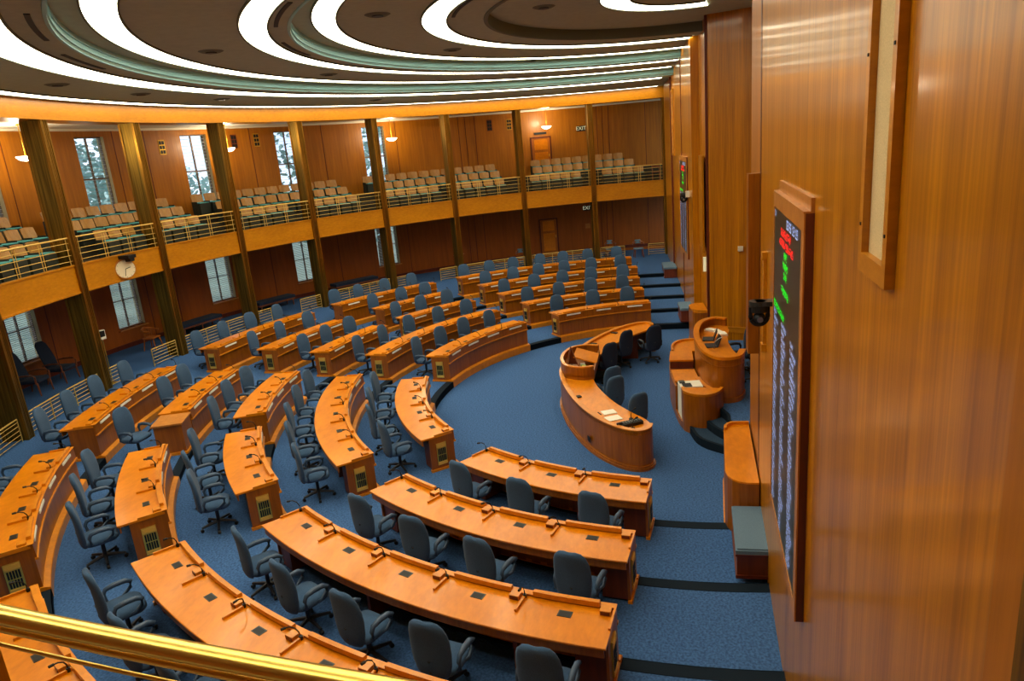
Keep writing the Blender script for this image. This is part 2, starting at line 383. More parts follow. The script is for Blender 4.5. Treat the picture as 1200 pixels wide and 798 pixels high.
# windows
def window(n, aL, z0, z1, upper):
    a0, a1 = aL-winw(aL), aL
    am = (a0+a1)/2; p = pol(CS, WR+.2, am)
    root = empty('window_%d' % n, (p[0], p[1], z0), kind='structure', label='tall %s window between wood panels' % ('upper' if upper else 'lower'), cat='window')
    f = frame(p[0], p[1], am); w = R(winw(aL))*(WR+.2)/2
    bm = BM()
    for y in (-w, w): box(bm, -.05, .05, y-.035, y+.035, z0, z1, f)
    for z in (z0, z1): box(bm, -.05, .05, -w, w, z-.035, z+.035, f)
    box(bm, -.03, .03, -.025, .025, z0, z1, f)
    if upper: box(bm, -.03, .03, -w, w, z0+1.35, z0+1.40, f)
    else: box(bm, -.03, .03, -w, w, z0+1.0, z0+1.04, f)
    obj('window_frame', bm, M['winf'], root)
    bm = BM(); box(bm, -.004, .004, -w, w, z0, z1, f); obj('pane', bm, M['glass'], root)
    bm = BM(); box(bm, -.30, .02, -w-.05, w+.05, z0-.05, z0-.01, f); obj('sill', bm, M['cap'], root)
    bm = BM()
    for y in (-1, 1): box(bm, -.19, .15, y*(w+.0)-.012, y*(w+.0)+.012, z0, z1, f)
    obj('reveal', bm, M['reveal'], root)
    bm = BM()
    step = .062 if not upper else .13
    z = z0+.03
    tilt = .011 if not upper else .004
    while z < z1-.02:
        vs = box(bm, -.085, -.055, -w+.03, w-.03, z, z+.004, None)
        for v in vs:
            v.co.z += (v.co.x+.07)*(-tilt/.015)
        bmesh.ops.transform(bm, matrix=f, verts=vs); z += step
    obj('blind', bm, M['blind'], root)
for k, l in enumerate(WINL):
    window(2*k+1, l, 5.35, 8.15, True)
    window(2*k+2, l, 1.30, 3.36, False)
# gallery slab with three seating tiers
bm = BM()
sweep(bm, [(18.04, 3.57), (18.04, 4.36), (18.10, 4.36), (18.10, 4.31), (19.12, 4.31), (19.12, 4.66), (19.95, 4.66), (19.95, 5.0), (21.35, 5.0), (21.35, 3.57)], -8, 159, 84, CS)
o = obj('gallery_floor', bm, M['carpetd']); o.data.materials[0] = plain('gallery_floor_brown', rgb(58, 52, 38), .9); tag(o, 'stepped gallery floor carrying the seats', 'floor', kind='structure')
bm = BM()
sweep(bm, rect(18.0, 18.05, 3.57, 4.38), -8, 159, 84, CS); sweep(bm, rect(17.97, 18.12, 4.345, 4.385), -8, 159, 84, CS); sweep(bm, rect(17.975, 18.02, 3.57, 3.62), -8, 159, 84, CS)
sweep(bm, rect(18.0, 18.05, 3.57, 4.38), 159, 196, 20, CS)
o = obj('trim_9', bm, M['band']); tag(o, 'golden wood front of the curved gallery balcony', 'balcony front', kind='structure')
bm = BM(); sweep(bm, rect(18.02, 21.5, 3.55, 3.58), -8, 196, 90, CS)
o = obj('ceiling_lower', bm, M['lceil']); tag(o, 'ceiling under the gallery', 'ceiling', kind='structure')
bm = BM(); sweep(bm, rect(18.6, 21.7, 8.42, 8.5), -8, 196, 90, CS); sweep(bm, rect(21.26, 21.32, 8.34, 8.44), -8, 196, 90, CS)
o = obj('ceiling_gallery', bm, M['gceil']); tag(o, 'white ceiling band over the gallery', 'ceiling', kind='structure')

# columns
CN = ['leftmost', 'second', 'third', 'fourth', 'fifth', 'sixth', 'seventh', 'eighth', 'ninth', 'rightmost']
for k, a in enumerate(COLA):
    ac = a+.40 if k < 10 else a+.3
    p = pol(CS, 17.93, ac); f = frame(p[0], p[1], ac)
    lab = 'bronze finned column rising past the balcony, %s' % ('out of frame at left' if k == 0 else CN[k-1]+' along the curve')
    root = empty('bronze_column', (p[0], p[1], AMB), label=lab, cat='column', group='columns round the chamber')
    W = .12; D = .62
    bm = BM(); box(bm, .06, D, -W+.01, W-.01, AMB, 8.32, f); obj('shaft', bm, M['colb'], root)
    bm = BM()
    for j in range(5):
        y = -W+.024+j*(2*W-.048)/4
        box(bm, .0 if j in (0, 4) else .008, .075, y-.014, y+.014, AMB, 8.32, f)
    for y in (-1, 1):
        box(bm, .0, .09, y*W-.012, y*W+.012, AMB, 8.32, f)
        box(bm, D-.08, D, y*W-.014, y*W+.006, AMB, 8.32, f)
    obj('fluted_face', bm, M['colf'], root)
# near bay's half-hidden column piece at the far end belongs to the wall
# gallery railings, one per bay
def railing(a0, a1, label):
    c0 = pol(CS, 17.98, (a0+a1)/2)
    root = empty('balcony_railing', (c0[0], c0[1], 4.38), label=label, cat='railing', group='brass balcony railings')
    n = 8
    arc = lambda r, z: [(*pol(CS, r, a0+(a1-a0)*k/n), z) for k in range(n+1)]
    bm = BM(); tube(bm, arc(18.0, 5.14), .024, 8); obj('handrail', bm, M['railb'], root)
    bm = BM()
    for z in (4.50, 4.66, 4.82, 5.0): tube(bm, arc(18.0, z), .010, 6)
    obj('rail_bars', bm, M['railb'], root)
    for t in (.03, .33, .36, .64, .67, .97):
        p = pol(CS, 18.0, a0+(a1-a0)*t)
        bm = BM(); disc(bm, p[0], p[1], 4.36, 5.13, .011, 8); obj('post', bm, M['railb'], root)
for k in range(len(COLA)-1):
    railing(COLA[k+1]+.8, COLA[k]-.1, 'brass balcony railing in the %s bay from the left' % ORD[k])

# pendant bowls
for k, a in enumerate([115.5, 92.0, 68.0, 44.8, 21.2]):
    x, y = pol(CS, 20.0, a)
    root = empty('pendant_light', (x, y, 8.42), label='glowing bowl pendant on a rod over the gallery, %s from the left' % ORD[k], cat='pendant light', group='bowl pendants over the gallery')
    bm = BM()
    rr_ = [(.02, 7.36), (.12, 7.375), (.2, 7.42), (.26, 7.49), (.25, 7.50), (.18, 7.45), (.02, 7.42)]
    rings = [[bm.verts.new((x+r*cos(2*pi*q/24), y+r*sin(2*pi*q/24), z)) for q in range(24)] for r, z in rr_]
    for A, B in zip(rings, rings[1:]):
        for q in range(24): bm.faces.new((A[q], A[(q+1) % 24], B[(q+1) % 24], B[q]))
    bm.faces.new(rings[0]); bm.faces.new(rings[-1])
    obj('bowl', bm, M['bowl'], root, smooth=True)
    bm = BM(); disc(bm, x, y, 7.42, 8.42, .012, 8); disc(bm, x, y, 7.52, 7.60, .03, 12, .015); disc(bm, x, y, 8.38, 8.42, .06, 12); obj('rod', bm, M['brass'], root)

# ------------------------------------------------------------------ gallery seats
def gallery_seat_proto():
    root = empty('auditorium_chair', (0, 0, 0))
    # local: +x = back (outwards)
    bm = BM(); n = 6; g = []
    for k in range(n+1):
        y = -.25+.5*k/n; dx = -.045*(2*y/.5)**2
        row = []
        for z, t in ((.53, 0), (.64, .025), (.80, .06), (.84, .068)):
            zz = z if z < .8 else z-.02*abs(2*y/.5)**3
            row.append((bm.verts.new((dx+t, y, zz)), bm.verts.new((dx+t+.03, y, zz))))
        g.append(row)
    for k in range(n):
        for j in range(3):
            a, b, c, d = g[k][j], g[k+1][j], g[k+1][j+1], g[k][j+1]
            bm.faces.new((a[0], b[0], c[0], d[0])); bm.faces.new((a[1], d[1], c[1], b[1]))
        bm.faces.new((g[k][3][0], g[k+1][3][0], g[k+1][3][1], g[k][3][1])); bm.faces.new((g[k][0][0], g[k][0][1], g[k+1][0][1], g[k+1][0][0]))
    for k in (0, n):
        for j in range(3): bm.faces.new((g[k][j][0], g[k][j+1][0], g[k][j+1][1], g[k][j][1]))
    obj('backrest', bm, M['seatw'], root, loc=(0, 0, 0))
    bm = BM(); rounded(bm, .47, .40, .475, .515, .05, puff=.012); bmesh.ops.translate(bm, verts=bm.verts[:], vec=(-.22, 0, 0)); obj('cushion', bm, M['teal'], root, loc=(0, 0, 0))
    bm = BM(); box(bm, -.42, -.04, -.235, .235, .04, .478); box(bm, -.30, .0, -.275, -.255, 0, .56); box(bm, -.30, .0, .255, .275, 0, .56)
    obj('base', bm, M['seatbase'], root, loc=(0, 0, 0))
    register(root); return root
gs = gallery_seat_proto(); gs_used = False
BL = [('rightmost', [(25.4, 7.2, 11), (24.2, 8.4, 10), (23.9, 9.7, 9)]), ('centre-right', [(49.0, 29.4, 11), (47.8, 29.3, 11), (49.6, 29.2, 12)]),
      ('centre', [(72.6, 53.1, 11), (72.2, 53.0, 11), (73.5, 53.2, 12)]), ('centre-left', [(90.8, 76.7, 8), (91.0, 76.5, 9), (91.1, 76.3, 9)]),
      ('far-left', [(113.5, 95.4, 10), (113.5, 94.5, 11), (113.5, 94.3, 11)])]
rows_ = [(18.72, 4.31, 'front'), (19.52, 4.66, 'middle'), (20.32, 5.0, 'back')]
for bn, rs in BL:
    for (a1, a0, n), (r, z, rn) in zip(rs, rows_):
        for k in range(n):
            a = a1-(a1-a0)*(k+.5)/n
            if rn == 'front' and any(abs(a-c_-.4) < 1.25 for c_ in COLA): continue
            o = gs if not gs_used else copy_tree(gs)
            gs_used = True
            p = pol(CS, r, a); o.location = (p[0], p[1], z); o.rotation_euler.z = R(a)
            tag(o, 'wood-backed teal gallery seat, %s from left in %s row of %s block' % (ORD[k], rn, bn), 'gallery seat', 'gallery seats, %s row of the %s block' % (rn, bn))

# ------------------------------------------------------------------ doors, signs, vents on the outer wall
def on_wall(a, r=WR): p = pol(CS, r, a); return frame(p[0], p[1], a), p
def door(n, aL, aR, z0, z1, lab):
    am = (aL+aR)/2; f, p = on_wall(am); w = R(aL-aR)*WR/2
    root = empty('door_%d' % n, (p[0], p[1], z0), kind='structure', label=lab, cat='door')
    bm = BM(); box(bm, -.05, .02, -w+.06, w-.06, z0, z1-.06, f); obj('door_leaf', bm, M['door'], root)
    bm = BM()
    for q, (a_, b_) in enumerate(((.12, .62), (.66, .95))):
        h = z1-z0; box(bm, -.065, -.04, -w+.2, w-.2, z0+h*a_, z0+h*b_-.04, f)
    obj('door_panel', bm, M['top'], root)
    bm = BM(); 
    for y in (-w, w-.07): box(bm, -.08, .02, y, y+.07, z0, z1, f)
    box(bm, -.08, .02, -w, w, z1-.07, z1, f); obj('door_frame', bm, M['darkside'], root)
    bm = BM(); box(bm, -.10, -.05, -w+.12, -w+.17, z0+.95, z0+1.1, f); obj('door_handle', bm, M['brass'], root)
door(1, 22.95, 19.9, 5.0, 7.02, 'wood door at the back of the gallery under the name plate')
door(2, 22.6, 19.75, AMB, 2.64, 'panelled wood door in the lower wall')
def small_box(name, aL, aR, z0, z1, mat, lab, cat, d=.05, group=None):
    am = (aL+aR)/2; f, p = on_wall(am); w = R(aL-aR)*WR/2
    bm = BM(); box(bm, -d, .01, -w, w, z0, z1, f)
    return wobj(name, bm, mat, (p[0], p[1], z0), lab, cat, group), f, w
small_box('door_sign', 22.3, 20.5, 7.14, 7.25, M['black'], 'dark name plate above the gallery door', 'sign')
small_box('thermostat', 15.5, 14.8, 1.88, 2.14, M['cap'], 'pale square control box on the dark lower wall', 'thermostat', .03)
def exit_sign(aL, aR, z0, z1, lab):
    o, f, w = small_box('exit_sign', aL, aR, z0, z1, M['sign'], lab, 'exit sign', .07)
    cu = bpy.data.curves.new('exit_text', 'FONT'); cu.body = 'EXIT'; cu.size = (z1-z0)*1.0; cu.align_x = 'CENTER'; cu.align_y = 'CENTER'; cu.extrude = .003
    cu.materials.append(M['signl'])
    t0 = bpy.data.objects.new('tmp', cu); COL.objects.link(t0); bpy.context.view_layer.update()
    me = bpy.data.meshes.new_from_object(t0.evaluated_get(bpy.context.evaluated_depsgraph_get())); bpy.data.objects.remove(t0)
    t = bpy.data.objects.new('lettering', me); COL.objects.link(t); t.parent = o
    am = (aL+aR)/2
    x, y = pol(CS, WR-.078, am)
    wl = o['wloc']; t.location = (x-wl[0], y-wl[1], (z1-z0)/2)
    t.rotation_euler = (R(90), 0, R(am-90))
exit_sign(16.0, 14.75, 7.13, 7.40, 'small exit sign on the wall at the back of the gallery')
exit_sign(15.6, 14.5, 2.87, 3.14, 'small exit sign on the dark wall under the gallery')
for k, (a, z, d) in enumerate([(73.6, 7.43, 'b'), (64.7, 7.53, 'd'), (61.8, 7.55, 'b'), (28.8, 7.53, 'd'), (25.9, 7.5, 'b')]):
    f, p = on_wall(a); root = empty('wall_vent', (p[0], p[1], z), label='slotted wall vent high behind the gallery, %s from the left' % ORD[k], cat='vent', group='slotted wall vents')
    bm = BM(); box(bm, -.02, .01, -.14, .14, z, z+.56, f); obj('plate', bm, M['brass' if d == 'b' else 'darkside'], root)
    bm = BM()
    for i in range(3):
        for j in range(2): box(bm, -.026, -.015, -.11+j*.12, -.01+j*.12, z+.04+i*.17, z+.17+i*.17, f)
    obj('slots', bm, M['black'], root)

# ------------------------------------------------------------------ rails between last row and ambulatory
def floor_rail(a0, a1, lab):
    r = 18.06; h = .58; c0 = pol(CS, r, (a0+a1)/2)
    root = empty('floor_railing', (c0[0], c0[1], AMB), label=lab, cat='railing', group='low brass floor railings')
    n = max(3, int((a1-a0)/2)+1)
    path = lambda z: [(*pol(CS, r, a0+(a1-a0)*k/n), z) for k in range(n+1)]
    bm = BM(); tube(bm, path(AMB+h), .020, 8); obj('handrail', bm, M['railb'], root)
    bm = BM()
    for z in (.07, .18, .29, .40, .50): tube(bm, path(AMB+z), .009, 6)
    obj('rail_bars', bm, M['railb'], root)
    m = max(1, int(round((a1-a0)/3.5)))
    for k in range(m+1):
        p = pol(CS, r, a0+(a1-a0)*k/m); bm = BM(); disc(bm, p[0], p[1], AMB-.002, AMB+h, .014, 8); obj('post', bm, M['railb'], root)
for a0, a1, lab in [(108.6, 113.0, 'low brass rail at the far left edge beyond the leftmost column'), (97.2, 107.3, 'low brass rail in front of the dark armchairs'),
    (93.9, 95.9, 'short low brass rail just right of the second column'), (85.6, 89.2, 'short low brass rail below the spindle-backed chair'),
    (70.6, 84.3, 'long low brass rail between the third and fourth columns'), (62.5, 65.8, 'short bright brass rail left of the fifth column'),
    (50.9, 61.2, 'low brass rail behind the rear desk left of centre'), (48.0, 49.7, 'short brass rail right of the sixth column'),
    (39.4, 42.3, 'short brass rail left of the seventh column'), (27.8, 38.1, 'low brass rail behind the left end of the farthest rear desk'),
    (16.3, 26.5, 'low brass rail under the panelled lower door'), (11.0, 15.0, 'low brass rail beside the pale-cushioned chairs'), (4.2, 7.1, 'short brass rail next to the far front wall')]:
    floor_rail(a0, a1, lab)

# ------------------------------------------------------------------ desks
def seat_angles(a0, a1, n): return [a0+(a1-a0)*(k+.5)/n for k in range(n)]
def make_desk(i, a0, a1, n, label, grille=True, group=None):
    E, L = EE[i], LV[i]; T = L+.766; am = (a0+a1)/2
    p = pol(O, E-.4, am)
    root = empty('curved_desk', (p[0], p[1], L), label=label, cat='desk', group=group)
    ea = lambda m_, r: math.degrees(m_/r)       # metres -> degrees at radius r
    ns = max(6, int((a1-a0)/1.6))
    bm = BM(); sweep(bm, [(E-.70, T-.034), (E-.01, T-.034), (E, T-.026), (E, T-.006), (E-.008, T), (E-.70, T)], a0, a1, ns); obj('tabletop', bm, M['top'], root)
    # apron below the top
    bm = BM(); sweep(bm, rect(E-.05, E-.025, T-.15, T-.034), a0+.15, a1-.15, ns); obj('apron', bm, M['desk'], root)
    # curved front panel with moulding
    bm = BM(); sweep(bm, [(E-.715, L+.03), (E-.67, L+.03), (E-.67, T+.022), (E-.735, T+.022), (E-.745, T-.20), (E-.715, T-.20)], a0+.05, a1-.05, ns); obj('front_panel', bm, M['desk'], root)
    bm = BM(); sweep(bm, rect(E-.765, E-.715, T-.235, T-.20), a0, a1, ns); sweep(bm, rect(E-.75, E-.665, T+.022, T+.034), a0, a1, ns); obj('moulding', bm, M['trimw'], root)
    bm = BM(); sweep(bm, [(E-.81, LV[i-1]-.0), (E-.67, LV[i-1]), (E-.67, L+.07), (E-.72, L+.07), (E-.80, L+.045), (E-.81, L+.03)], a0-.1, a1+.1, ns); obj('base_moulding', bm, M['trimw'], root)
    # end panels
    for a, s in ((a0, 1), (a1, -1)):
        d = s*ea(.045, E)
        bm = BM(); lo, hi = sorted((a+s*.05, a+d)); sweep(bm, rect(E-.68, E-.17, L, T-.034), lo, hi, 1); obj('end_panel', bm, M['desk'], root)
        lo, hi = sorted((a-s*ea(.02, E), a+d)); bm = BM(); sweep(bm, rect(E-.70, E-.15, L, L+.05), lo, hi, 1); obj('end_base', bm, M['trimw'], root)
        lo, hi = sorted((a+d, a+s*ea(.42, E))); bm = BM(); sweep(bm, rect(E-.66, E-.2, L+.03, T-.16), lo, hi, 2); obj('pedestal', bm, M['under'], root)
        lo, hi = sorted((a, a+s*ea(.03, E))); bm = BM(); sweep(bm, rect(E-.67, E-.30, T, T+.032), lo, hi, 1); obj('end_curb', bm, M['trimw'], root)
    if grille:
        q = pol(O, E-.42, a1); f = frame(q[0], q[1], a1)
        b = BM(); 
        box(b, -.11, .11, -.01, .012, L+.12, L+.60, f)
        g = obj('grille', b, M['brassrail'], root)
        b = BM()
        for jr in range(2):
            for kk in range(5): box(b, -.085+kk*.036, -.06+kk*.036, .008, .016, L+.20+jr*.15, L+.33+jr*.15, f)
        obj('slots', b, M['black'], g)
        b = BM()
        for kk in range(4): box(b, -.10, .10, .008, .02, L+.505+kk*.022, L+.515+kk*.022, f)
        for kk in range(3): box(b, -.10, .10, .008, .02, L+.13+kk*.022, L+.14+kk*.022, f)
        obj('louvres', b, M['louvre'], g)
    # centre supports
    for k in range(1, n):
        if k % 2 == 0 or n <= 3 and k == 1:
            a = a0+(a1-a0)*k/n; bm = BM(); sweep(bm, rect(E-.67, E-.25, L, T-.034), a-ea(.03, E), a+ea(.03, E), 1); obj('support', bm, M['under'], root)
    dw = (a1-a0)/n
    for k in range(n):
        b0, b1 = a0+dw*k, a0+dw*(k+1)
        rr0 = E-.6
        s0 = b0+ea(.10, rr0); s1 = b1-ea(.20, rr0)
        bm = BM(); sweep(bm, rect(E-.72, E-.66, T+.02, T+.085), s0, s1, 5); obj('curb', bm, M['trimw'], root)
        q = pol(O, E-.60, b1-ea(.11, rr0)); f = frame(q[0], q[1], b1-ea(.11, rr0))
        bm = BM(); box(bm, -.055, .055, -.065, .065, T, T+.06, f); bx_ = obj('switch_box', bm, M['trimw'], root)
        bm = BM(); box(bm, .05, .06, -.055, .055, T+.008, T+.05, f); obj('switch_face', bm, M['darkside'], bx_)
        if k < n-1:
            bm = BM(); sweep(bm, rect(E-.66, E-.34, T, T+.035), b1-ea(.014, rr0), b1+ea(.014, rr0), 1); obj('divider', bm, M['trimw'], root)
        ac = (b0+b1)/2; q = pol(O, E-.47, ac); f = frame(q[0], q[1], ac)
        bm = BM(); box(bm, -.055, .055, -.085, .085, T-.001, T+.006, f); fl = obj('outlet_flap', bm, M['tile'], root)
        bm = BM(); box(bm, -.04, .045, -.07, .07, T+.005, T+.008, f); obj('flap_opening', bm, M['black'], fl)
        # name plate on the outer face
        w = ea(.26, E-.75)
        bm = BM(); sweep(bm, rect(E-.754, E-.738, T-.06, T-.01), ac-w, ac+w, 3); obj('name_plate', bm, M['paper'], root)
        # microphone
        q = pol(O, E-.63, b0+ea(.0, rr0) if k else b0+ea(.05, rr0)); am_ = b0
        f = frame(q[0], q[1], am_)
        tilt = random.uniform(-.09, .09)
        bm = BM(); disc(bm, 0, 0, T, T+.05, .022, 10)
        tube(bm, [(0, 0, T+.03), (.005, tilt*.2, T+.10), (.03, tilt*.6, T+.16), (.08, tilt, T+.20), (.13, tilt*1.2, T+.21)], .008, 6)
        bmesh.ops.transform(bm, matrix=f, verts=bm.verts[:]); mic = obj('microphone', bm, M['black'], root)
        bm = BM(); tube(bm, [(.12, tilt*1.15, T+.208), (.17, tilt*1.35, T+.214)], .016, 8); bmesh.ops.transform(bm, matrix=f, verts=bm.verts[:]); obj('mic_head', bm, M['black'], mic)
    return root
RN = ['', 'innermost', 'second', 'third', 'fourth', 'outermost']
WN = {'A': 'nearest wedge', 'B': 'second wedge', 'C': 'third wedge', 'D': 'farthest wedge'}
DESKS = []   # (row, a0, a1, n, wedge, sub, grille)
DESKS += [(1, 143.5, 172.5, 3, 'A', '', 1), (2, 142.4, 172.6, 4, 'A', '', 1), (3, 141.7, 173.0, 5, 'A', '', 1), (4, 140.6, 173.1, 6, 'A', '', 1), (5, 140.2, 173.2, 7, 'A', '', 1)]
DESKS += [(1, 98.3, 132.3, 4, 'B', '', 1), (2, 96.4, 133.7, 5, 'B', '', 1),
          (3, 117.4, 134.2, 3, 'B', 'n', 1), (3, 94.9, 112.2, 3, 'B', 'f', 0), (4, 119.1, 134.4, 3, 'B', 'n', 1), (4, 94.3, 109.0, 3, 'B', 'f', 0), (5, 117.0, 134.6, 4, 'B', 'n', 1), (5, 93.6, 111.8, 4, 'B', 'f', 0)]
DESKS += [(1, 48.0, 82.3, 4, 'C', '', 1), (2, 46.4, 84.2, 5, 'C', '', 1),
          (3, 67.9, 84.6, 3, 'C', 'n', 1), (3, 45.5, 62.2, 3, 'C', 'f', 1), (4, 68.2, 84.8, 3, 'C', 'n', 1), (4, 45.5, 60.2, 3, 'C', 'f', 0), (5, 67.6, 86.2, 4, 'C', 'n', 1), (5, 44.2, 62.4, 4, 'C', 'f', 0)]
DESKS += [(1, 8.3, 36.9, 3, 'D', '', 1), (2, 8.2, 38.2, 4, 'D', '', 1), (3, 7.8, 38.6, 5, 'D', '', 1), (4, 7.2, 38.6, 6, 'D', '', 1), (5, 7.5, 39.3, 7, 'D', '', 1)]

# ------------------------------------------------------------------ office chair
def office_chair(fab=M['fabric'], arm=M['armp'], name='office_chair'):
    """seat centre at origin, faces -x (backrest at +x)"""
    root = empty(name, (0, 0, 0)); Z0 = (0, 0, 0)
    bm = BM(); rounded(bm, .54, .50, .42, .515, .13, seg=5, puff=.03)
    obj('seat', bm, fab, root, loc=Z0, smooth=True)
    # tall rounded back
    bm = BM(); prof = []
    zs = [.40, .46, .60, .76, .90, 1.02, 1.10, 1.155, 1.175]
    ws = [.17, .215, .25, .265, .262, .245, .215, .16, .085]
    xs = [.255, .26, .26, .262, .272, .292, .31, .32, .325]
    th = [.03, .045, .05, .05, .048, .045, .042, .035, .02]
    rings = []
    for z, w, x, t in zip(zs, ws, xs, th):
        ring_ = []
        for k in range(16):
            a = 2*pi*k/16; cy = math.copysign(abs(cos(a))**.6, cos(a)); cx = math.copysign(abs(sin(a))**.8, sin(a))
            ring_.append(bm.verts.new((x+t*cx-.03*(abs(cy)**2), w*cy, z)))
        rings.append(ring_)
    for A, B in zip(rings, rings[1:]):
        for k in range(16): bm.faces.new((A[k], A[(k+1) % 16], B[(k+1) % 16], B[k]))
    bm.faces.new(rings[0][::-1]); bm.faces.new(rings[-1])
    obj('backrest', bm, fab, root, loc=Z0, smooth=True)
    bm = BM(); tube(bm, [(.02, 0, .42), (.20, 0, .43), (.285, 0, .50), (.30, 0, .66)], [.035, .035, .03, .025], 8); obj('back_support', bm, M['blackp'], root, loc=Z0, smooth=True)
    for s in (-1, 1):
        bm = BM(); y = s*.295
        tube(bm, [(.13, s*.22, .455), (.15, y, .50), (.16, y, .60), (.13, y, .665), (.02, y, .685), (-.12, y, .68), (-.19, y, .64), (-.17, y, .56), (-.08, y, .49), (.0, s*.23, .45)], [.024, .026, .028, .032, .038, .036, .032, .026, .022, .02], 8)
        obj('armrest', bm, arm, root, loc=Z0, smooth=True)
    bm = BM(); disc(bm, 0, 0, .12, .43, .03, 12); disc(bm, 0, 0, .38, .435, .08, 12, .12); obj('pedestal', bm, M['blackp'], root, loc=Z0, smooth=False)
    bm = BM()
    for k in range(5):
        a = 2*pi*k/5+.3; tube(bm, [(0, 0, .12), (.15*cos(a), .15*sin(a), .105), (.30*cos(a), .30*sin(a), .08)], [.034, .026, .02], 6)
    b = obj('star_base', bm, M['blackp'], root, loc=Z0)
    for k in range(5):
        a = 2*pi*k/5+.3
        bm = BM(); m_ = Matrix.Translation((.30*cos(a), .30*sin(a), .03)) @ Matrix.Rotation(a, 4, 'Z') @ Matrix.Rotation(R(90), 4, 'X') @ Matrix.Translation((0, 0, -.022))
        disc(bm, 0, 0, 0, .044, .029, 10); bmesh.ops.transform(bm, matrix=m_, verts=bm.verts[:]); obj('caster', bm, M['black'], b, loc=Z0)
    register(root); return root
chair0 = office_chair(); chair_used = [False]
def place_chair(x, y, z, ang, label, group=None, proto=None):
    if proto is None:
        o = chair0 if not chair_used[0] else copy_tree(chair0); chair_used[0] = True
    else: o = copy_tree(proto)
    o.location = (x, y, z); o.rotation_euler.z = R(ang)
    tag(o, label, 'office chair', group)
    if not group and 'group' in o: del o['group']
    return o
SUB = {'': '', 'n': ' nearer half', 'f': ' farther half'}
for (i, a0, a1, n, w, sub, g) in DESKS:
    where = WN[w]+(', '+('nearer' if sub == 'n' else 'farther')+' half' if sub else '')
    make_desk(i, a0, a1, n, 'curved wooden desk for %d seats, %s row, %s' % (n, RN[i], where), bool(g))
    for k, a in enumerate(seat_angles(a0, a1, n)):
        kk = n-1-k if True else k
        dr = random.uniform(-.04, .06); da = random.uniform(-9, 9); r = EE[i]+.29+dr
        p = pol(O, r, a+random.uniform(-.25, .25)); z = LV[i]
        ang = a+da
        if i == 4 and w == 'B' and sub == 'f' and k == n-1:
            p = pol(O, EE[4]+.34, 111.4); ang = 88
        place_chair(p[0], p[1], z, ang, 'blue-grey office chair, %s along the %s-row desk, %s' % (ORD[k], RN[i], where), 'blue-grey office chairs at the curved desks')
# side cabinet at the end of fourth-row desk
T = LV[4]+.766; E = EE[4]
p = pol(O, E-.5, 110.8)
root = empty('side_cabinet', (p[0], p[1], LV[4]), label='square-topped wood cabinet at the end of the fourth-row desk', cat='cabinet')
bm = BM(); sweep(bm, rect(E-.72, E-.12, LV[4], T-.06), 109.25, 112.4, 3); obj('body', bm, M['desk'], root)
bm = BM(); sweep(bm, rect(E-.76, E-.08, T-.06, T-.02), 109.2, 112.6, 3); obj('top', bm, M['cap'], root)
bm = BM(); sweep(bm, rect(E-.76, E-.1, LV[4], LV[4]+.06), 109.2, 112.6, 3); obj('base', bm, M['trimw'], root)

# ------------------------------------------------------------------ clerk's crescent desk
outer_h = [(0, 3.24), (.7, 3.20), (1.85, 2.90), (2.95, 2.46), (3.75, 1.98), (4.22, 1.52), (4.37, 1.16), (4.22, .93), (3.98, .88)]
inner_h = [(0, 2.42), (.9, 2.34), (1.7, 2.12), (2.6, 1.72), (3.25, 1.3), (3.62, 1.02), (3.98, .88)]
sx = lambda pts, s: [(s*x, y) for x, y in pts]
outer = smoothpoly(sx(outer_h[::-1], -1)+outer_h[1:], 4)
inner = smoothpoly(sx(inner_h[::-1], -1)+inner_h[1:], 4)
root = empty('crescent_desk', (0, 2.8, 0), label='long crescent-shaped wooden clerk desk in front of the rostrum', cat='desk')
bm = BM(); prism(bm, outer+inner[::-1][1:-1], .775, .82); obj('tabletop', bm, M['top'], root)
bm = BM(); wallstrip(bm, outer, -.07, .0, .86); obj('front_panel', bm, M['desk'], root, smooth=False)
bm = BM(); wallstrip(bm, outer, -.10, .82, .885); wallstrip(bm, outer, .012, .86, .885); obj('rim', bm, M['trimw'], root)
bm = BM(); wallstrip(bm, outer, .05, 0, .06); wallstrip(bm, outer, .03, .06, .10); obj('base_moulding', bm, M['desk'], root)
for s in (-3.3, -2.2, -.95, .95, 2.2, 3.3):
    yo = 3.24-.118*s*s*.98; bm = BM(); box(bm, s-.03, s+.03, yo-.62, yo-.12, 0, .775); obj('support', bm, M['under'], root)
bm = BM(); f = frame(-3.62, 2.09, 122)
box(bm, .0, .012, -.07, .07, .22, .34, frame(-3.40, 2.25, 115)); obj('outlet_plate', bm, M['black'], root)
# lectern box on the crescent desk
root = empty('reading_lectern', (0, 2.8, .82), label='raised curved lectern box on the middle of the crescent desk', cat='lectern')
lo = smoothpoly([(-.98, 2.30), (-1.06, 2.62), (-.86, 3.02), (-.4, 3.2), (0, 3.24), (.4, 3.2), (.82, 3.04), (1.0, 2.66), (.92, 2.32)], 5)
bm = BM(); wallstrip(bm, lo, -.05, .82, 1.13); obj('shell', bm, M['desk'], root)
bm = BM(); wallstrip(bm, lo, -.075, 1.13, 1.16); obj('rim', bm, M['trimw'], root)
bm = BM(); prism(bm, lo, .90, .93); obj('shelf', bm, M['desk'], root)
bm = BM(); vs = box(bm, -.28, .55, 0, .62, 0, .03, Matrix.Translation((0, 2.30, .99)) @ Matrix.Rotation(R(17), 4, 'X')); obj('reading_board', bm, M['top'], root)
bm = BM(); box(bm, -.9, .9, 2.30, 2.34, .82, 1.02); obj('back_board', bm, M['desk'], root)
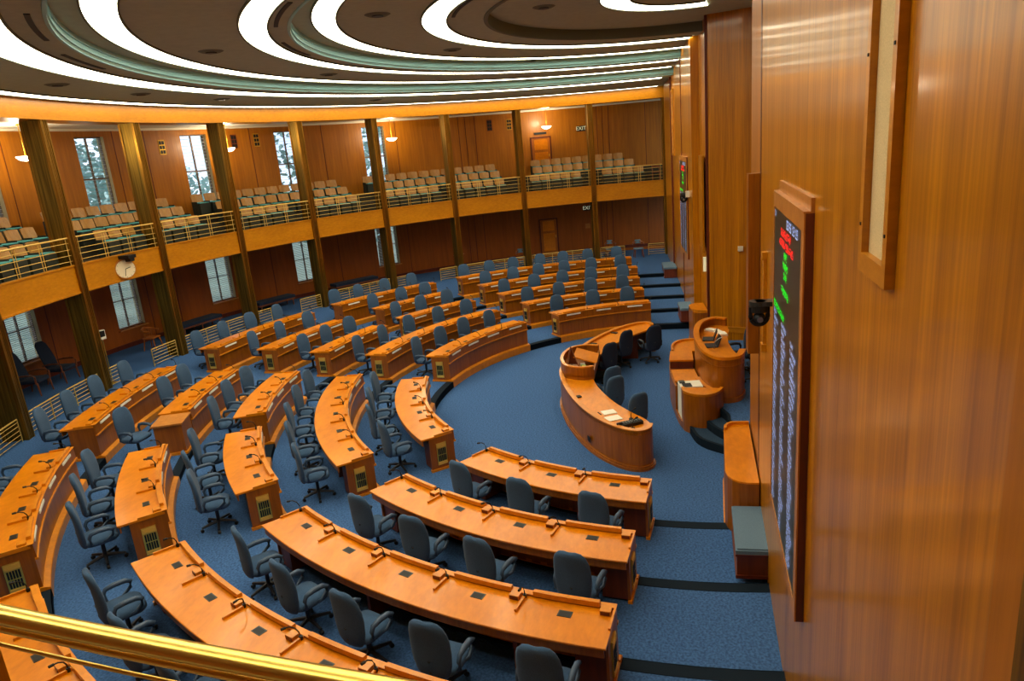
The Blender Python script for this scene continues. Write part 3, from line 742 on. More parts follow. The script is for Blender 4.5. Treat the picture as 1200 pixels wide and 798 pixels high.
# easel and papers within
root = empty('tabletop_easel', (-.35, 2.95, .93), label='small folding easel standing in the lectern box', cat='easel')
for q in ((-.72, 2.66), (-.66, 3.06), (-.12, 2.95)):
    bm = BM(); tube(bm, [(q[0], q[1], .93), (-.40, 2.92, 1.50)], .014, 6); obj('leg', bm, M['chairw'], root)
bm = BM(); v1 = [bm.verts.new(q) for q in ((-.40, 2.90, 1.47), (-.18, 2.80, .96), (-.16, 3.04, .96))]; v2 = [bm.verts.new((v.co.x+.02, v.co.y, v.co.z)) for v in v1]; bm.faces.new(v1); bm.faces.new(v2[::-1])
for q in range(3): bm.faces.new((v1[q], v2[q], v2[(q+1) % 3], v1[(q+1) % 3]))
obj('board', bm, M['under'], root)
for k in range(6):
    x, y = -.72+.1*k, 2.6+.03*(k % 3)
    bm = BM(); box(bm, -.06, .06, -.04, .04, 0, .03+.008*k, frame(x, y, 20*k, .93))
    wobj('paper_pad', bm, plain('pad_%d' % k, rgb(*[(226, 222, 190), (150, 180, 120), (236, 230, 214), (212, 200, 90), (170, 196, 150), (240, 236, 226)][k]), .7), (x, y, .93),
         'small paper pad, %s of the row inside the lectern box' % ORD[k], 'paper pad', 'paper pads inside the lectern box')
# things on the near arm of the crescent
def flat(name, x, y, a, w, d, h, mat, lab, cat, z=.82):
    bm = BM(); box(bm, -w/2, w/2, -d/2, d/2, 0, h, frame(x, y, a, z)); return wobj(name, bm, mat, (x, y, z), lab, cat)
def bookish(x, y, a, w, d, lab):
    root = empty('open_book', (x, y, .82), label=lab, cat='book')
    for s in (-1, 1):
        bm = BM(); f = frame(x, y, a, .82) @ Matrix.Translation((s*w/4, 0, .012)) @ Matrix.Rotation(R(-4*s), 4, 'Y'); box(bm, -w/4, w/4, -d/2, d/2, 0, .018, f); obj('pages', bm, M['paper'], root)

flat('note_pad', -3.23, 1.81, 115, .30, .24, .015, M['paper'], 'white paper pad on the near arm of the crescent desk, farther of two', 'paper pad')
flat('note_pad', -3.58, 1.69, 118, .32, .26, .018, M['paper'], 'white paper pad on the near arm of the crescent desk, beside the black console', 'paper pad')
root = empty('control_console', (-3.95, 1.33, .82), label='black electronic control console near the end of the crescent desk', cat='console')
f = frame(-3.93, 1.33, 122, .82)
bm = BM(); box(bm, -.26, .22, -.09, .09, 0, .07, f); obj('body', bm, M['black'], root)
bm = BM()
for k in range(7): box(bm, -.23+.06*k, -.19+.06*k, -.07, .05, .07, .085, f)
obj('keys', bm, M['tile'], root)
bm = BM(); tube(bm, [(.18, .02, .07), (.25, .02, .10), (.31, .0, .09)], .022, 8); bmesh.ops.transform(bm, matrix=f, verts=bm.verts[:]); obj('handset', bm, M['blackp'], root)
def tabmic(x, y, a, lab):
    root = empty('desk_microphone', (x, y, .82), label=lab, cat='microphone')
    f = frame(x, y, a, .82)
    bm = BM(); disc(bm, 0, 0, 0, .02, .045, 12); bmesh.ops.transform(bm, matrix=f, verts=bm.verts[:]); obj('base', bm, M['black'], root)
    bm = BM(); tube(bm, [(0, 0, .01), (.0, 0, .12), (.03, 0, .19), (.08, 0, .22)], .008, 6); tube(bm, [(.07, 0, .215), (.12, 0, .225)], .017, 8)
    bmesh.ops.transform(bm, matrix=f, verts=bm.verts[:]); obj('gooseneck', bm, M['black'], root)
tabmic(-3.62, 1.32, -60, 'black gooseneck microphone behind the console, by the inner edge of the crescent desk')
tabmic(-4.12, 1.27, -60, 'black gooseneck microphone by the rounded near tip of the crescent desk')
flat('outlet_box', -2.28, 2.60, 120, .20, .11, .03, M['black'], 'small black outlet box set on the crescent desk near the lectern', 'outlet')
flat('outlet_box', 3.3, 2.06, 60, .22, .1, .025, M['black'], 'small black outlet box on the far arm of the crescent desk', 'outlet')
flat('outlet_box', 2.17, 2.60, 70, .22, .1, .025, M['black'], 'small black outlet box on the crescent desk, on the far side of the lectern', 'outlet')
flat('black_pen', -3.3, 2.0, 30, .16, .02, .012, M['black'], 'black pen lying beside the white paper pads', 'pen')
# clerks' chairs
dark_chair = office_chair(M['fabricd'], M['blackp'])
def seat_at(x, y, face, lab, proto=None, z=0):
    return place_chair(x, y, z, face, lab, None, proto)
dc = [0]
def dark_at(x, y, face, lab, z=0):
    if dc[0] == 0: o = dark_chair
    else: o = copy_tree(dark_chair)
    dc[0] += 1
    o.location = (x, y, z); o.rotation_euler.z = R(face); tag(o, lab, 'office chair')
dark_at(2.98, .98, -150, 'black mesh-backed office chair at the far tip of the crescent desk')
dark_at(2.48, 1.82, -135, 'dark grey office chair inside the far arm of the crescent desk')
dark_at(1.25, 2.2, -140, 'dark office chair nearest the lectern inside the crescent desk')
seat_at(-.86, 2.0, -142, 'blue-grey chair inside the crescent desk, partly hidden behind another')
seat_at(-1.59, 1.9, -142, 'blue-grey office chair inside the near arm of the crescent desk')
seat_at(-2.75, 1.34, -142, 'blue-grey office chair closest to the near tip of the crescent desk')

# ------------------------------------------------------------------ rostrum platform and steps
def plat(front, side, z0, z1, name, mat, lab):
    pts = [(-side, -1.1), (-side*.93, -.72), (-side*.80, front-.28), (-side*.62, front-.08), (-side*.4, front), (side*.4, front), (side*.62, front-.08), (side*.80, front-.28), (side*.93, -.72), (side, -1.1)]
    pts = smoothpoly(pts, 4)
    bm = BM(); prism(bm, pts+[(side-.2, -3.25), (-side+.2, -3.25)], z0, z1)
    return bm, pts
for k, (fr, sd, z0, z1) in enumerate([(.16, 3.95, 0, .17), (-.12, 3.6, .17, .34), (-.42, 3.25, .34, .51)]):
    bm, pts = plat(fr, sd, z0, z1, '', None, '')
    o = obj('rostrum_step', bm, M['carpetd'] if k < 2 else M['carpet']); tag(o, 'dark carpeted curved step of the rostrum, %s from the floor' % ORD[k], 'step', kind='structure')
    bm = BM(); wallstrip(bm, pts, -.06, z1-.02, z1+.008); wallstrip(bm, pts, .006, z0, z1+.008)
    o2 = obj('step_nosing', bm, M['nosing'], None); o2.parent = o; 
# lower front desk of the rostrum
root = empty('rostrum_front_desk', (0, .2, 0), label='low stepped wooden front desk of the rostrum', cat='desk')
fp = smoothpoly([(-1.42, .36), (-.8, .43), (0, .47), (.8, .42), (1.5, .32), (1.85, .1)], 4)
bm = BM(); wallstrip(bm, fp, -.05, 0, .76); obj('front_panel', bm, M['desk'], root)
bm = BM(); wallstrip(bm, smoothpoly([(-2.3, .20), (-1.9, .30), (-1.4, .37)], 3), -.05, 0, .17); obj('plinth', bm, M['desk'], root)
bm = BM(); prism(bm, [(-1.2, .36), (-.32, .44), (-.32, -.13), (-1.2, -.22)], .77, .81); obj('work_surface', bm, M['top'], root)
bm = BM(); box(bm, -.32, .0, -.13, .44, .3, .76); obj('shelf_recess', bm, M['darkside'], root)
bm = BM(); prism(bm, [(-.06, .47), (.75, .43), (.75, -.13), (-.06, -.13)], .93, .97); obj('raised_surface', bm, M['top'], root)
bm = BM(); prism(bm, [(-.05, .45), (.74, .41), (.74, -.12), (-.05, -.12)], .0, .93); obj('raised_body', bm, M['darkside'], root)
e1_ = smoothpoly([(.8, .40), (1.3, .38), (1.68, .22), (1.85, -.1), (1.85, -.5)], 4)
bm = BM(); prism(bm, e1_+[(.8, -.45)], .0, .93); obj('far_end_body', bm, M['desk'], root)
bm = BM(); wallstrip(bm, e1_, -.06, .93, 1.0); obj('far_end_rim', bm, M['trimw'], root)
bm = BM(); prism(bm, e1_+[(.8, -.45)], .93, .945); obj('far_end_top', bm, M['top'], root)
e2_ = smoothpoly([(-2.02, .24), (-2.3, .20), (-2.5, .02), (-2.58, -.25), (-2.42, -.52), (-2.1, -.68)], 4)
bm = BM(); prism(bm, [(-2.02, -.25)]+e2_[::1], 0, .90); obj('near_end_body', bm, M['desk'], root)
bm = BM(); prism(bm, [(-2.02, -.25)]+e2_, .90, .93); obj('near_end_top', bm, M['top'], root)
bm = BM(); wallstrip(bm, e2_, .07, .90, .96); obj('near_end_rim', bm, M['trimw'], root)
# printer
root = empty('printer', (-1.78, .03, .16), label='white upright office printer standing in the gap of the rostrum desk', cat='printer')
f = frame(-1.76, .04, 8)
bm = BM(); box(bm, -.22, .22, -.26, .24, .16, .93, f); obj('body', bm, M['white'], root)
bm = BM(); box(bm, -.20, .02, -.02, .18, .93, .945, f); obj('paper_tray', bm, M['black'], root)
bm = BM(); box(bm, .05, .2, .1, .22, .93, .96, f); obj('control_panel', bm, M['tile'], root)
# upper rostrum
ro = smoothpoly([(-1.30, -1.22), (-1.75, -1.08), (-1.92, -.80), (-1.82, -.52), (-1.3, -.30), (-.6, -.20), (.1, -.17), (.9, -.24), (1.5, -.42), (1.82, -.78), (1.66, -1.1)], 5)
root = empty('rostrum', (0, -.6, .51), label='tall curved wooden speaker rostrum with rounded ends', cat='rostrum')
bm = BM(); wallstrip(bm, ro, -.06, .51, 1.56); obj('front_panel', bm, M['desk'], root)
bm = BM(); wallstrip(bm, ro, -.12, 1.56, 1.60); wallstrip(bm, ro, .025, 1.53, 1.60); obj('top_rim', bm, M['top'], root)
bm = BM(); wallstrip(bm, ro, .025, .51, .62); wallstrip(bm, ro, .012, 1.36, 1.38); obj('moulding', bm, M['desk'], root)
bm = BM(); prism(bm, [(x*.97, y*.97-.03) for x, y in ro]+[(1.25, -1.12), (.6, -1.02), (0, -.98), (-.6, -1.02), (-1.1, -1.1)], 1.34, 1.38); obj('desk_surface', bm, M['top'], root)
bm = BM(); wallstrip(bm, smoothpoly([(-.95, -.12), (-1.35, -.18), (-1.75, -.36), (-2.0, -.62)], 4), .13, .74, .82); obj('step_ledge', bm, M['top'], root)
# items on the rostrum
def laptop(x, y, a, z, lab):
    root = empty('laptop', (x, y, z), label=lab, cat='laptop'); f = frame(x, y, a, z)
    bm = BM(); box(bm, -.13, .13, -.18, .18, 0, .02, f); obj('keyboard', bm, M['blackp'], root)
    bm = BM(); box(bm, -.01, .01, -.18, .18, 0, .26, f @ Matrix.Translation((-.13, 0, .01)) @ Matrix.Rotation(R(-20), 4, 'Y')); obj('screen', bm, M['black'], root)
laptop(-.25, -.55, 95, 1.38, 'open black laptop on the rostrum, nearer one')
laptop(.35, -.52, 85, 1.38, 'open black laptop on the rostrum, middle one')
for k, (x, y, a) in enumerate([(1.05, -.8, 20), (1.2, -.65, 50), (.75, -.9, 10)]):
    bm = BM(); box(bm, -.14, .14, -.10, .10, 0, .03+.01*k, frame(x, y, a, 1.38))
    wobj('paper_stack', bm, M['paper'], (x, y, 1.38), 'stack of papers on the rostrum, %s from its far end' % ['second', 'first', 'third'][k], 'papers')
bm = BM(); tube(bm, [(-.5, -.6, 1.38), (-.5, -.62, 1.55), (-.5, -.72, 1.64), (-.5, -.8, 1.66)], .012, 6)
wobj('rostrum_microphone', bm, M['steel'], (-.5, -.6, 1.38), 'thin gooseneck microphone on the rostrum', 'microphone')
dark_at(-.6, -1.62, -85, 'black high-backed chair behind the rostrum', .51)
dark_at(.25, -1.28, -72, 'black office chair behind the rostrum, half hidden by the near wall', .51)

# ------------------------------------------------------------------ wall counters, benches
def counter(s0, s1, wall, z, lab, hz=.98):
    d = .50; sg = 1
    pts = [(s0, wall(s0)+.02)]+[(s0+.3*(1-cos(R(q)))*(1 if s1 > s0 else -1), wall(s0)+d-.25+.25*sin(R(q))) for q in (0, 22, 45, 67, 90)]
    k = 1 if s1 > s0 else -1
    pts2 = [(s1-.4*(1-cos(R(q)))*k, wall(s1)+d-.3+.3*sin(R(q))) for q in (90, 67, 45, 22, 0)]+[(s1, wall(s1)+.02)]
    o_ = pts+pts2; base = ((s0+s1)/2, wall((s0+s1)/2)+.3, z)
    root = empty('wall_counter', base, label=lab, cat='counter')
    bm = BM(); prism(bm, o_, z, z+hz-.03); obj('body', bm, M['desk'], root)
    bm = BM(); prism(bm, o_, z+hz-.03, z+hz); obj('counter_top', bm, M['top'], root)
    bm = BM(); wallstrip(bm, o_[:6], (-.05)*k*1, z+hz, z+hz+.055); obj('raised_rim', bm, M['trimw'], root)
    bm = BM(); wallstrip(bm, o_, .02*k, z, z+.08); obj('base_moulding', bm, M['trimw'], root)
counter(-4.6, -7.0, nearwall, .0, 'curved-cornered wooden counter fixed to the near front wall', 1.12)
counter(4.35, 5.65, farwall, .0, 'curved-cornered wooden counter fixed to the far front wall', 1.12)
def bench(s0, s1, wall, z, lab, y0=.06, y1=.50, h=.42):
    base = ((s0+s1)/2, wall((s0+s1)/2)+.3, z); root = empty('wall_bench', base, label=lab, cat='bench')
    P4 = lambda m: [(s0+m, wall(s0)+y0), (s1-m, wall(s1)+y0), (s1-m, wall(s1)+y1-m), (s0+m, wall(s0)+y1-m)]
    bm = BM(); prism(bm, P4(.02), z, z+h-.06); obj('base', bm, M['under'], root)
    bm = BM(); prism(bm, P4(.0), z, z+.05); prism(bm, P4(-.005), z+h-.06, z+h-.03); obj('moulding', bm, M['darkside'], root)
    bm = BM(); prism(bm, P4(.0), z+h-.03, z+h+.03); prism(bm, P4(.025), z+h+.03, z+h+.05); obj('cushion', bm, M['cushion'], root)
bench(-8.30, -7.03, nearwall, .27, 'grey-cushioned wooden bench against the near front wall below the vote board', .0, .44)
bench(6.5, 7.6, farwall, .27, 'grey-cushioned bench against the far front wall beside the counter', .0, .48)
bench(13.5, 15.0, farwall, .47, 'grey-cushioned wooden bench at the far top of the aisle', .0, .55)

# ------------------------------------------------------------------ vote boards with LED lettering
GLY = {}
def glyph(ch):
    if ch not in GLY:
        rn = random.Random(ord(ch)*7+3); g = [[rn.random() < .62 for _ in range(3)] for _ in range(5)]
        GLY[ch] = g
    return GLY[ch]
DIG = {'0': '111101101101111', '1': '010110010010111', '2': '111001111100111', '3': '111001111001111', '4': '101101111001001', '5': '111100111001111', '6': '111100111101111', '7': '111001001001001', '8': '111101111101111', '9': '111101111001111', ':': '000010000010000', '/': '001001010100100'}
def ledtext(bm, f, u, v, txt, h, depth=.004):
    """cells on a plane: f maps (along, up) -> world"""
    cw = h/5
    for i, ch in enumerate(txt):
        if ch == ' ': continue
        pat = DIG.get(ch)
        g = [[pat[r*3+c] == '1' for c in range(3)] for r in range(5)] if pat else glyph(ch)
        for r_ in range(5):
            c = 0
            while c < 3:
                if g[r_][c]:
                    c2 = c
                    while c2 < 3 and g[r_][c2]: c2 += 1
                    x0 = u+(i*4+c)*cw; x1 = u+(i*4+c2)*cw-cw*.12; y1 = v-r_*cw; y0 = y1-cw*.86
                    vs = [f(x0, y0, depth), f(x1, y0, depth), f(x1, y1, depth), f(x0, y1, depth)]
                    bm.faces.new([bm.verts.new(q) for q in vs]); c = c2
                else: c += 1
def vote_board(sA, sB, z0, z1, wall, lab, narrow):
    """sA: left side as read, sB: right side"""
    W = abs(sB-sA); k = -1 if sB < sA else 1
    pA = Vector((sA, wall(sA), 0)); pB = Vector((sB, wall(sB), 0)); d = (pB-pA).normalized(); nrm = Vector((0, 1, 0)); off = .075
    def f(u, v, dep): q = pA+d*u; return (q.x, q.y+off+dep, v)
    root = empty('vote_board', (sA, wall(sA), z0-.14), label=lab, cat='vote board')
    def slab(name, u0, u1, v0, v1, y0, y1, mat):
        bm = BM(); A = pA+d*u0; B = pA+d*u1
        prism(bm, [(A.x, A.y+y0), (B.x, B.y+y0), (B.x, B.y+y1), (A.x, A.y+y1)], v0, v1); return obj(name, bm, mat, root)
    slab('housing', -.06, W+.14, z0-.14, z1+.15, -.05, .068, M['darkside'])
    slab('top_frame', -.06, W+.14, z1, z1+.15, .066, .080, M['cap'])
    slab('side_frame', W, W+.14, z0-.14, z1, .066, .080, M['cap'])
    slab('side_frame', -.06, 0, z0-.14, z1, .066, .080, M['cap'])
    slab('bottom_frame', 0, W, z0-.14, z0, .066, .080, M['cap'])
    slab('top_cap', -.06, W+.14, z1+.15, z1+.165, -.05, .085, M['cap'])
    slab('back_cap', -.0, W+.14, z1+.165, z1+.27, -.05, .03, M['cap'])
    slab('screen', 0, W, z0, z1, .06, .072, M['screen'])
    L_ = W; rn = random.Random(5)
    word = lambda n: ''.join(rn.choice('abcdefghijklmnopqrstuvwxyz') for _ in range(n))
    sc = W/2.1
    def line(name, mat, *args):
        b_ = BM(); ledtext(b_, f, *args); obj(name, b_, mat, root)
    line('clock_lettering', M['ledw'], .06*sc, z1-.03, 'qz', .07*sc); line('clock_lettering', M['ledw'], 1.10*sc, z1-.03, '03/26 12:19', .09*sc)
    for u_, v_, n_ in ((.64, .15, 12), (.52, .255, 17)): line('red_lettering', M['ledr'], u_*sc, z1-v_, word(n_), .082*sc)
    for u_, v_, n_ in ((.92, .36, 4), (.86, .46, 6), (.92, .56, 4), (.76, .72, 9), (.08, 1.0, 15)): line('green_lettering', M['ledg'], u_*sc, z1-v_, word(n_), .078*sc)
    top = z1-1.10; rows = 31; hgt = (top-z0-.03)/rows
    for u0 in (.09, .80, 1.52):
        bw = BM()
        for r_ in range(rows):
            n = rn.choice([4, 5, 5, 6, 6, 7, 7, 8, 9, 10])
            ledtext(bw, f, u0*sc, top-r_*hgt, word(n), hgt*.66)
        obj('name_column', bw, M['ledw'], root)
vote_board(-9.27, -11.36, 2.14, 5.62, nearwall, 'tall dark vote board with lit name columns on the near front wall', 1)
vote_board(10.3, 7.85, 2.36, 5.56, farwall, 'tall dark vote board with lit name columns on the far front wall', 0)
# speaker cloth grilles
def grille_panel(s0, s1, z0, z1, wall, lab):
    root = empty('speaker_panel', (s0, wall(s0), z0), label=lab, cat='speaker panel')
    lo_, hi_ = min(s0, s1), max(s0, s1); t = .07
    def pr_(name, a, b, c, d_, y0, y1, m, par=None):
        bm = BM(); prism(bm, [(a, wall(a)+y0), (b, wall(b)+y0), (b, wall(b)+y1), (a, wall(a)+y1)], c, d_); return obj(name, bm, m, par or root)
    bm = BM()
    for a, b, c, d_ in ((lo_, lo_+t, z0, z1), (hi_-t, hi_, z0, z1), (lo_+t, hi_-t, z0, z0+.10), (lo_+t, hi_-t, z1-.1, z1)):
        prism(bm, [(a, wall(a)-.02), (b, wall(b)-.02), (b, wall(b)+.045), (a, wall(a)+.045)], c, d_)
    obj('frame', bm, M['band'], root)
    pr_('cloth', lo_+t, hi_-t, z0+.10, z1-.1, -.01, .008, M['cloth'])
    bm = BM()
    for a in (lo_+.035, hi_-.035):
        for z in (z0+.25, z0+1.1, z0+1.95): box(bm, a-.008, a+.008, wall(a)+.04, wall(a)+.05, z-.008, z+.008)
    obj('screws', bm, M['black'], root)
grille_panel(-13.30, -13.88, 5.66, 8.7, nearwall, 'tall pale cloth speaker panel in a wood frame on the near front wall')
grille_panel(13.4, 14.1, 5.66, 8.3, farwall, 'tall narrow cloth speaker panel high on the far front wall')
# slim upright handle bars
def bar(s, wall, lab, z0=3.52, z1=4.8):
    root = empty('upright_bar', (s, wall(s), z0), label=lab, cat='wall trim')
    bm = BM(); box(bm, s-.05, s+.05, wall(s)-.02, wall(s)+.05, z0, z1); obj('bar', bm, M['band'], root)
    bm = BM()
    for z in (z0, z1): box(bm, s-.07, s+.07, wall(s)-.02, wall(s)+.07, z-.05, z+.05)
    obj('cap', bm, M['band'], root)
bar(-7.6, nearwall, 'slim upright wood bar on the near front wall left of the vote board')
bar(5.3, farwall, 'slim upright wood bar on the far front wall')
# boxed side panels by the apse corners
bm = BM(); box(bm, -6.5, -6.25, nearwall(-6.4)+.0, nearwall(-6.4)+.17, 3.08, 5.82)
wobj('boxed_side_panel', bm, M['desk'], (-6.4, nearwall(-6.4)+.06, 3.08), 'reddish boxed wood panel standing out by the near apse corner', 'wall panel')
bm = BM(); box(bm, 4.45, 6.2, farwall(6.2)+.0, farwall(6.2)+.05, 2.95, 5.8)
wobj('boxed_side_panel', bm, M['wall'], (5.3, farwall(5.3), 2.95), 'shallow raised wood panel beside the far apse corner', 'wall panel')
# cameras on arms
def dome_camera(s, y, z, wall, lab):
    root = empty('dome_camera', (s, wall(s), z), label=lab, cat='camera')
    bm = BM(); box(bm, s-.09, s+.09, wall(s)-.01, y+.08, z-.02, z+.035); disc(bm, s, y+.06, z-.02, z+.035, .10, 20); obj('arm_plate', bm, M['tile'], root)
    bm = BM(); disc(bm, s, y+.04, z-.10, z-.02, .10, 20)
    tube(bm, [(s, y+.04+.10*cos(R(q)), z-.15+.11*sin(R(q))) for q in range(170, 371, 15)], .028, 8)
    for q in (-1, 1): box(bm, s-.025, s+.025, y+.04+q*.10-.02, y+.04+q*.10+.02, z-.16, z-.04)
    obj('yoke', bm, M['black'], root)
    bm = BM(); bmesh.ops.create_uvsphere(bm, u_segments=16, v_segments=10, radius=.07, matrix=Matrix.Translation((s, y+.04, z-.17))); obj('camera_ball', bm, M['blackp'], root, smooth=True)
    bm = BM(); disc(bm, 0, 0, 0, .03, .035, 12); bmesh.ops.transform(bm, matrix=Matrix.Translation((s-.07, y+.04, z-.18)) @ Matrix.Rotation(R(-90), 4, 'Y'), verts=bm.verts[:]); obj('lens', bm, M['steel'], root)
dome_camera(-8.8, -.55, 4.42, nearwall, 'black swivel camera on a bracket beside the near vote board')
dome_camera(7.45, -.28, 4.52, farwall, 'small black swivel camera on the far front wall by the vote board')
bm = BM(); box(bm, 7.25, 7.4, farwall(7.3)-.01, farwall(7.3)+.16, 4.42, 4.62)
wobj('junction_box', bm, M['white'], (7.32, farwall(7.3), 4.42), 'small white box beside the far swivel camera', 'junction box')
bm = BM(); box(bm, 5.1, 5.2, farwall(5.2)-.02, farwall(5.2)+.06, 2.25, 2.7)
wobj('wall_light', bm, M['signl'], (5.15, farwall(5.2), 2.25), 'small bright vertical plate low on the far front wall', 'wall plate')
bm = BM(); box(bm, 3.93, 4.06, -1.78, -1.64, 3.02, 3.16)
wobj('wall_plate', bm, M['white'], (4.0, -1.7, 3.02), 'small white square plate on the apse wall', 'wall plate')

# ------------------------------------------------------------------ clock hung from balcony
p = pol(CS, 17.86, 90.9); f = frame(p[0], p[1], 90.9+180)  # local +x toward the hall centre
root = empty('wall_clock', (p[0], p[1], 3.95), label='round cream clock hanging from the balcony front at left', cat='clock')
m_ = Matrix.Translation((p[0], p[1], 3.94)) @ Matrix.Rotation(R(270.9-35), 4, 'Z') @ Matrix.Rotation(R(90), 4, 'Y')
bm = BM(); disc(bm, 0, 0, -.06, .03, .30, 36); bmesh.ops.transform(bm, matrix=m_, verts=bm.verts[:]); obj('case', bm, M['cap'], root)
bm = BM(); disc(bm, 0, 0, .03, .034, .275, 36); bmesh.ops.transform(bm, matrix=m_, verts=bm.verts[:]); obj('face', bm, M['cream'], root)
bm = BM()
for ang_, l_, w_ in ((105, .15, .010), (-10, .22, .007)):
    box(bm, 0, l_, -w_, w_, .034, .038, Matrix.Rotation(R(ang_), 4, 'Z'))
for q in range(12): box(bm, .235, .262, -.004, .004, .034, .037, Matrix.Rotation(R(30*q), 4, 'Z'))
bmesh.ops.transform(bm, matrix=m_, verts=bm.verts[:]); obj('hands', bm, M['black'], root)
bm = BM(); box(bm, -.02, .34, -.17, .17, 4.26, 4.36, f); box(bm, .12, .3, -.06, .12, 4.16, 4.27, f)
wobj('bracket_camera', bm, M['black'], (p[0], p[1], 4.3), 'black camera bracket above the round clock on the balcony edge', 'camera')
# wall phone on a pole
root = empty('phone_stand', (.10, 17.2, AMB), label='grey device on a thin brass pole beside the second column', cat='phone')
x, y = .10, 17.2
bm = BM(); disc(bm, x, y, AMB, 2.05, .015, 8); disc(bm, x, y, AMB, AMB+.02, .12, 16); obj('pole', bm, M['brassrail'], root)
bm = BM(); box(bm, -.06, .06, -.10, .10, 2.0, 2.28, frame(x, y, 250)); obj('device', bm, M['white'], root)
bm = BM(); box(bm, .06, .065, -.08, .08, 2.08, 2.26, frame(x, y, 250)); obj('screen', bm, M['black'], root)

# ------------------------------------------------------------------ furniture in the ambulatory
def arm_chair(x, y, ang, lab):
    root = empty('high_back_armchair', (x, y, AMB), label=lab, cat='armchair'); f = frame(x, y, ang, AMB)
    def g(name, fn, mat, sm=False):
        bm = BM(); fn(bm); bmesh.ops.transform(bm, matrix=f, verts=bm.verts[:]); obj(name, bm, mat, root, smooth=sm)
    g('seat', lambda b: rounded(b, .60, .60, .38, .50, .08), M['fabricd'], True)
    def bk(b):
        rings = []
        for z, w, xx in ((.42, .27, .27), (.7, .29, .33), (1.0, .28, .42), (1.22, .24, .49), (1.32, .15, .52)):
            rings.append([b.verts.new((xx+.06*sin(2*pi*k/12), w*cos(2*pi*k/12), z)) for k in range(12)])
        for A, B in zip(rings, rings[1:]):
            for k in range(12): b.faces.new((A[k], A[(k+1) % 12], B[(k+1) % 12], B[k]))
        b.faces.new(rings[0]); b.faces.new(rings[-1])
    g('backrest', bk, M['fabricd'], True)
    for s in (-1, 1):
        g('armrest', lambda b: tube(b, [(.33, s*.33, .62), (.1, s*.35, .66), (-.2, s*.35, .66), (-.27, s*.35, .60), (-.26, s*.34, .38)], .026, 6), M['chairw'])
        g('leg', lambda b: tube(b, [(-.26, s*.30, .40), (-.30, s*.31, 0)], [.03, .02], 6), M['chairw'])
        g('leg', lambda b: tube(b, [(.26, s*.28, .40), (.34, s*.29, 0)], [.03, .02], 6), M['chairw'])
arm_chair(-.78, 19.1, 104, 'dark high-backed armchair under the left lower window, nearer one')
arm_chair(.40, 19.25, 98, 'dark high-backed wood-framed armchair, farther one of the window pair')
def captain_chair(x, y, ang, lab, white=False):
    root = empty('wooden_armchair', (x, y, AMB), label=lab, cat='wooden chair'); f = frame(x, y, ang, AMB)
    def g(name, fn, mat, sm=False):
        bm = BM(); fn(bm); bmesh.ops.transform(bm, matrix=f, verts=bm.verts[:]); obj(name, bm, mat, root, smooth=sm)
    cw = M['chairw'] if white else M['door']
    g('seat', lambda b: rounded(b, .50, .46, .42, .47, .08), M['cushion'] if white else cw)
    g('back_rail', lambda b: tube(b, [(-.15, -.27, .68), (.05, -.28, .70), (.2, -.2, .76), (.25, 0, .80), (.2, .2, .76), (.05, .28, .70), (-.15, .27, .68)], .03, 8, flat=1.3), cw)
    if white: g('back_pad', lambda b: rounded(b, .30, .05, .68, .88, .02, mat=Matrix.Translation((.23, 0, 0))), M['cushion'])
    else:
        def sp(b):
            for k in range(7):
                a = -60+20*k; tube(b, [(.2*cos(R(a)), .2*sin(R(a)), .46), (.24*cos(R(a)), .26*sin(R(a)), .76)], .011, 5)
        g('spindles', sp, cw)
    for sx_ in (-1, 1):
        for sy_ in (-1, 1): g('leg', lambda b: tube(b, [(.17*sx_, .18*sy_, .43), (.23*sx_, .23*sy_, 0)], [.024, .018], 6), cw)
captain_chair(3.9, 18.7, 95, 'spindle-backed wooden armchair below the second lower window')
captain_chair(18.9, 1.65, 10, 'pale-cushioned wooden chair against the far dark wall', True)
captain_chair(19.3, 3.1, 15, 'pale-cushioned wooden chair half hidden behind the farthest desk chair', True)
captain_chair(18.0, 7.6, 25, 'pale-cushioned wooden chair beside the column left of the lower door', True)
def wall_bench(a0, a1, lab):
    am = (a0+a1)/2; p = pol(CS, 20.35, am); root = empty('upholstered_bench', (p[0], p[1], AMB), label=lab, cat='bench')
    bm = BM(); sweep(bm, rect(20.05, 20.65, AMB+.34, AMB+.46), a0, a1, 6, CS); obj('cushion', bm, M['fabricd'], root)
    bm = BM(); sweep(bm, rect(20.07, 20.63, AMB+.27, AMB+.34), a0, a1, 6, CS); obj('frame', bm, M['chairw'], root)
    for a in (a0+.3, am, a1-.3):
        for r in (20.1, 20.6):
            q = pol(CS, r, a); bm = BM(); disc(bm, q[0], q[1], AMB, AMB+.28, .02, 8, .03); obj('leg', bm, M['chairw'], root)
wall_bench(73.0, 78.5, 'long dark upholstered bench between second and third lower windows')
wall_bench(62.3, 67.6, 'long dark upholstered bench left of the fourth column')
wall_bench(49.5, 56.0, 'long dark upholstered bench right of the fourth column')
# chairs in the gallery corner
def gchair(a, r, lab):
    x, y = pol(CS, r, a); root = empty('gallery_side_chair', (x, y, 4.31), label=lab, cat='wooden chair'); f = frame(x, y, a, 4.31)
    bm = BM(); box(bm, -.2, .2, -.2, .2, .42, .46, f); obj('seat', bm, M['chairw'], root)
    bm = BM(); box(bm, .18, .22, -.2, .2, .66, .84, f); obj('backrest', bm, M['chairw'], root)
    for sx_ in (-.18, .18):
        for sy_ in (-.18, .18):
            bm = BM(); box(bm, sx_-.015, sx_+.015, sy_-.015, sy_+.015, 0, .84 if sx_ > 0 else .62, f); obj('leg', bm, M['chairw'], root)
gchair(5.3, 18.75, 'small wooden chair at the far end of the gallery')

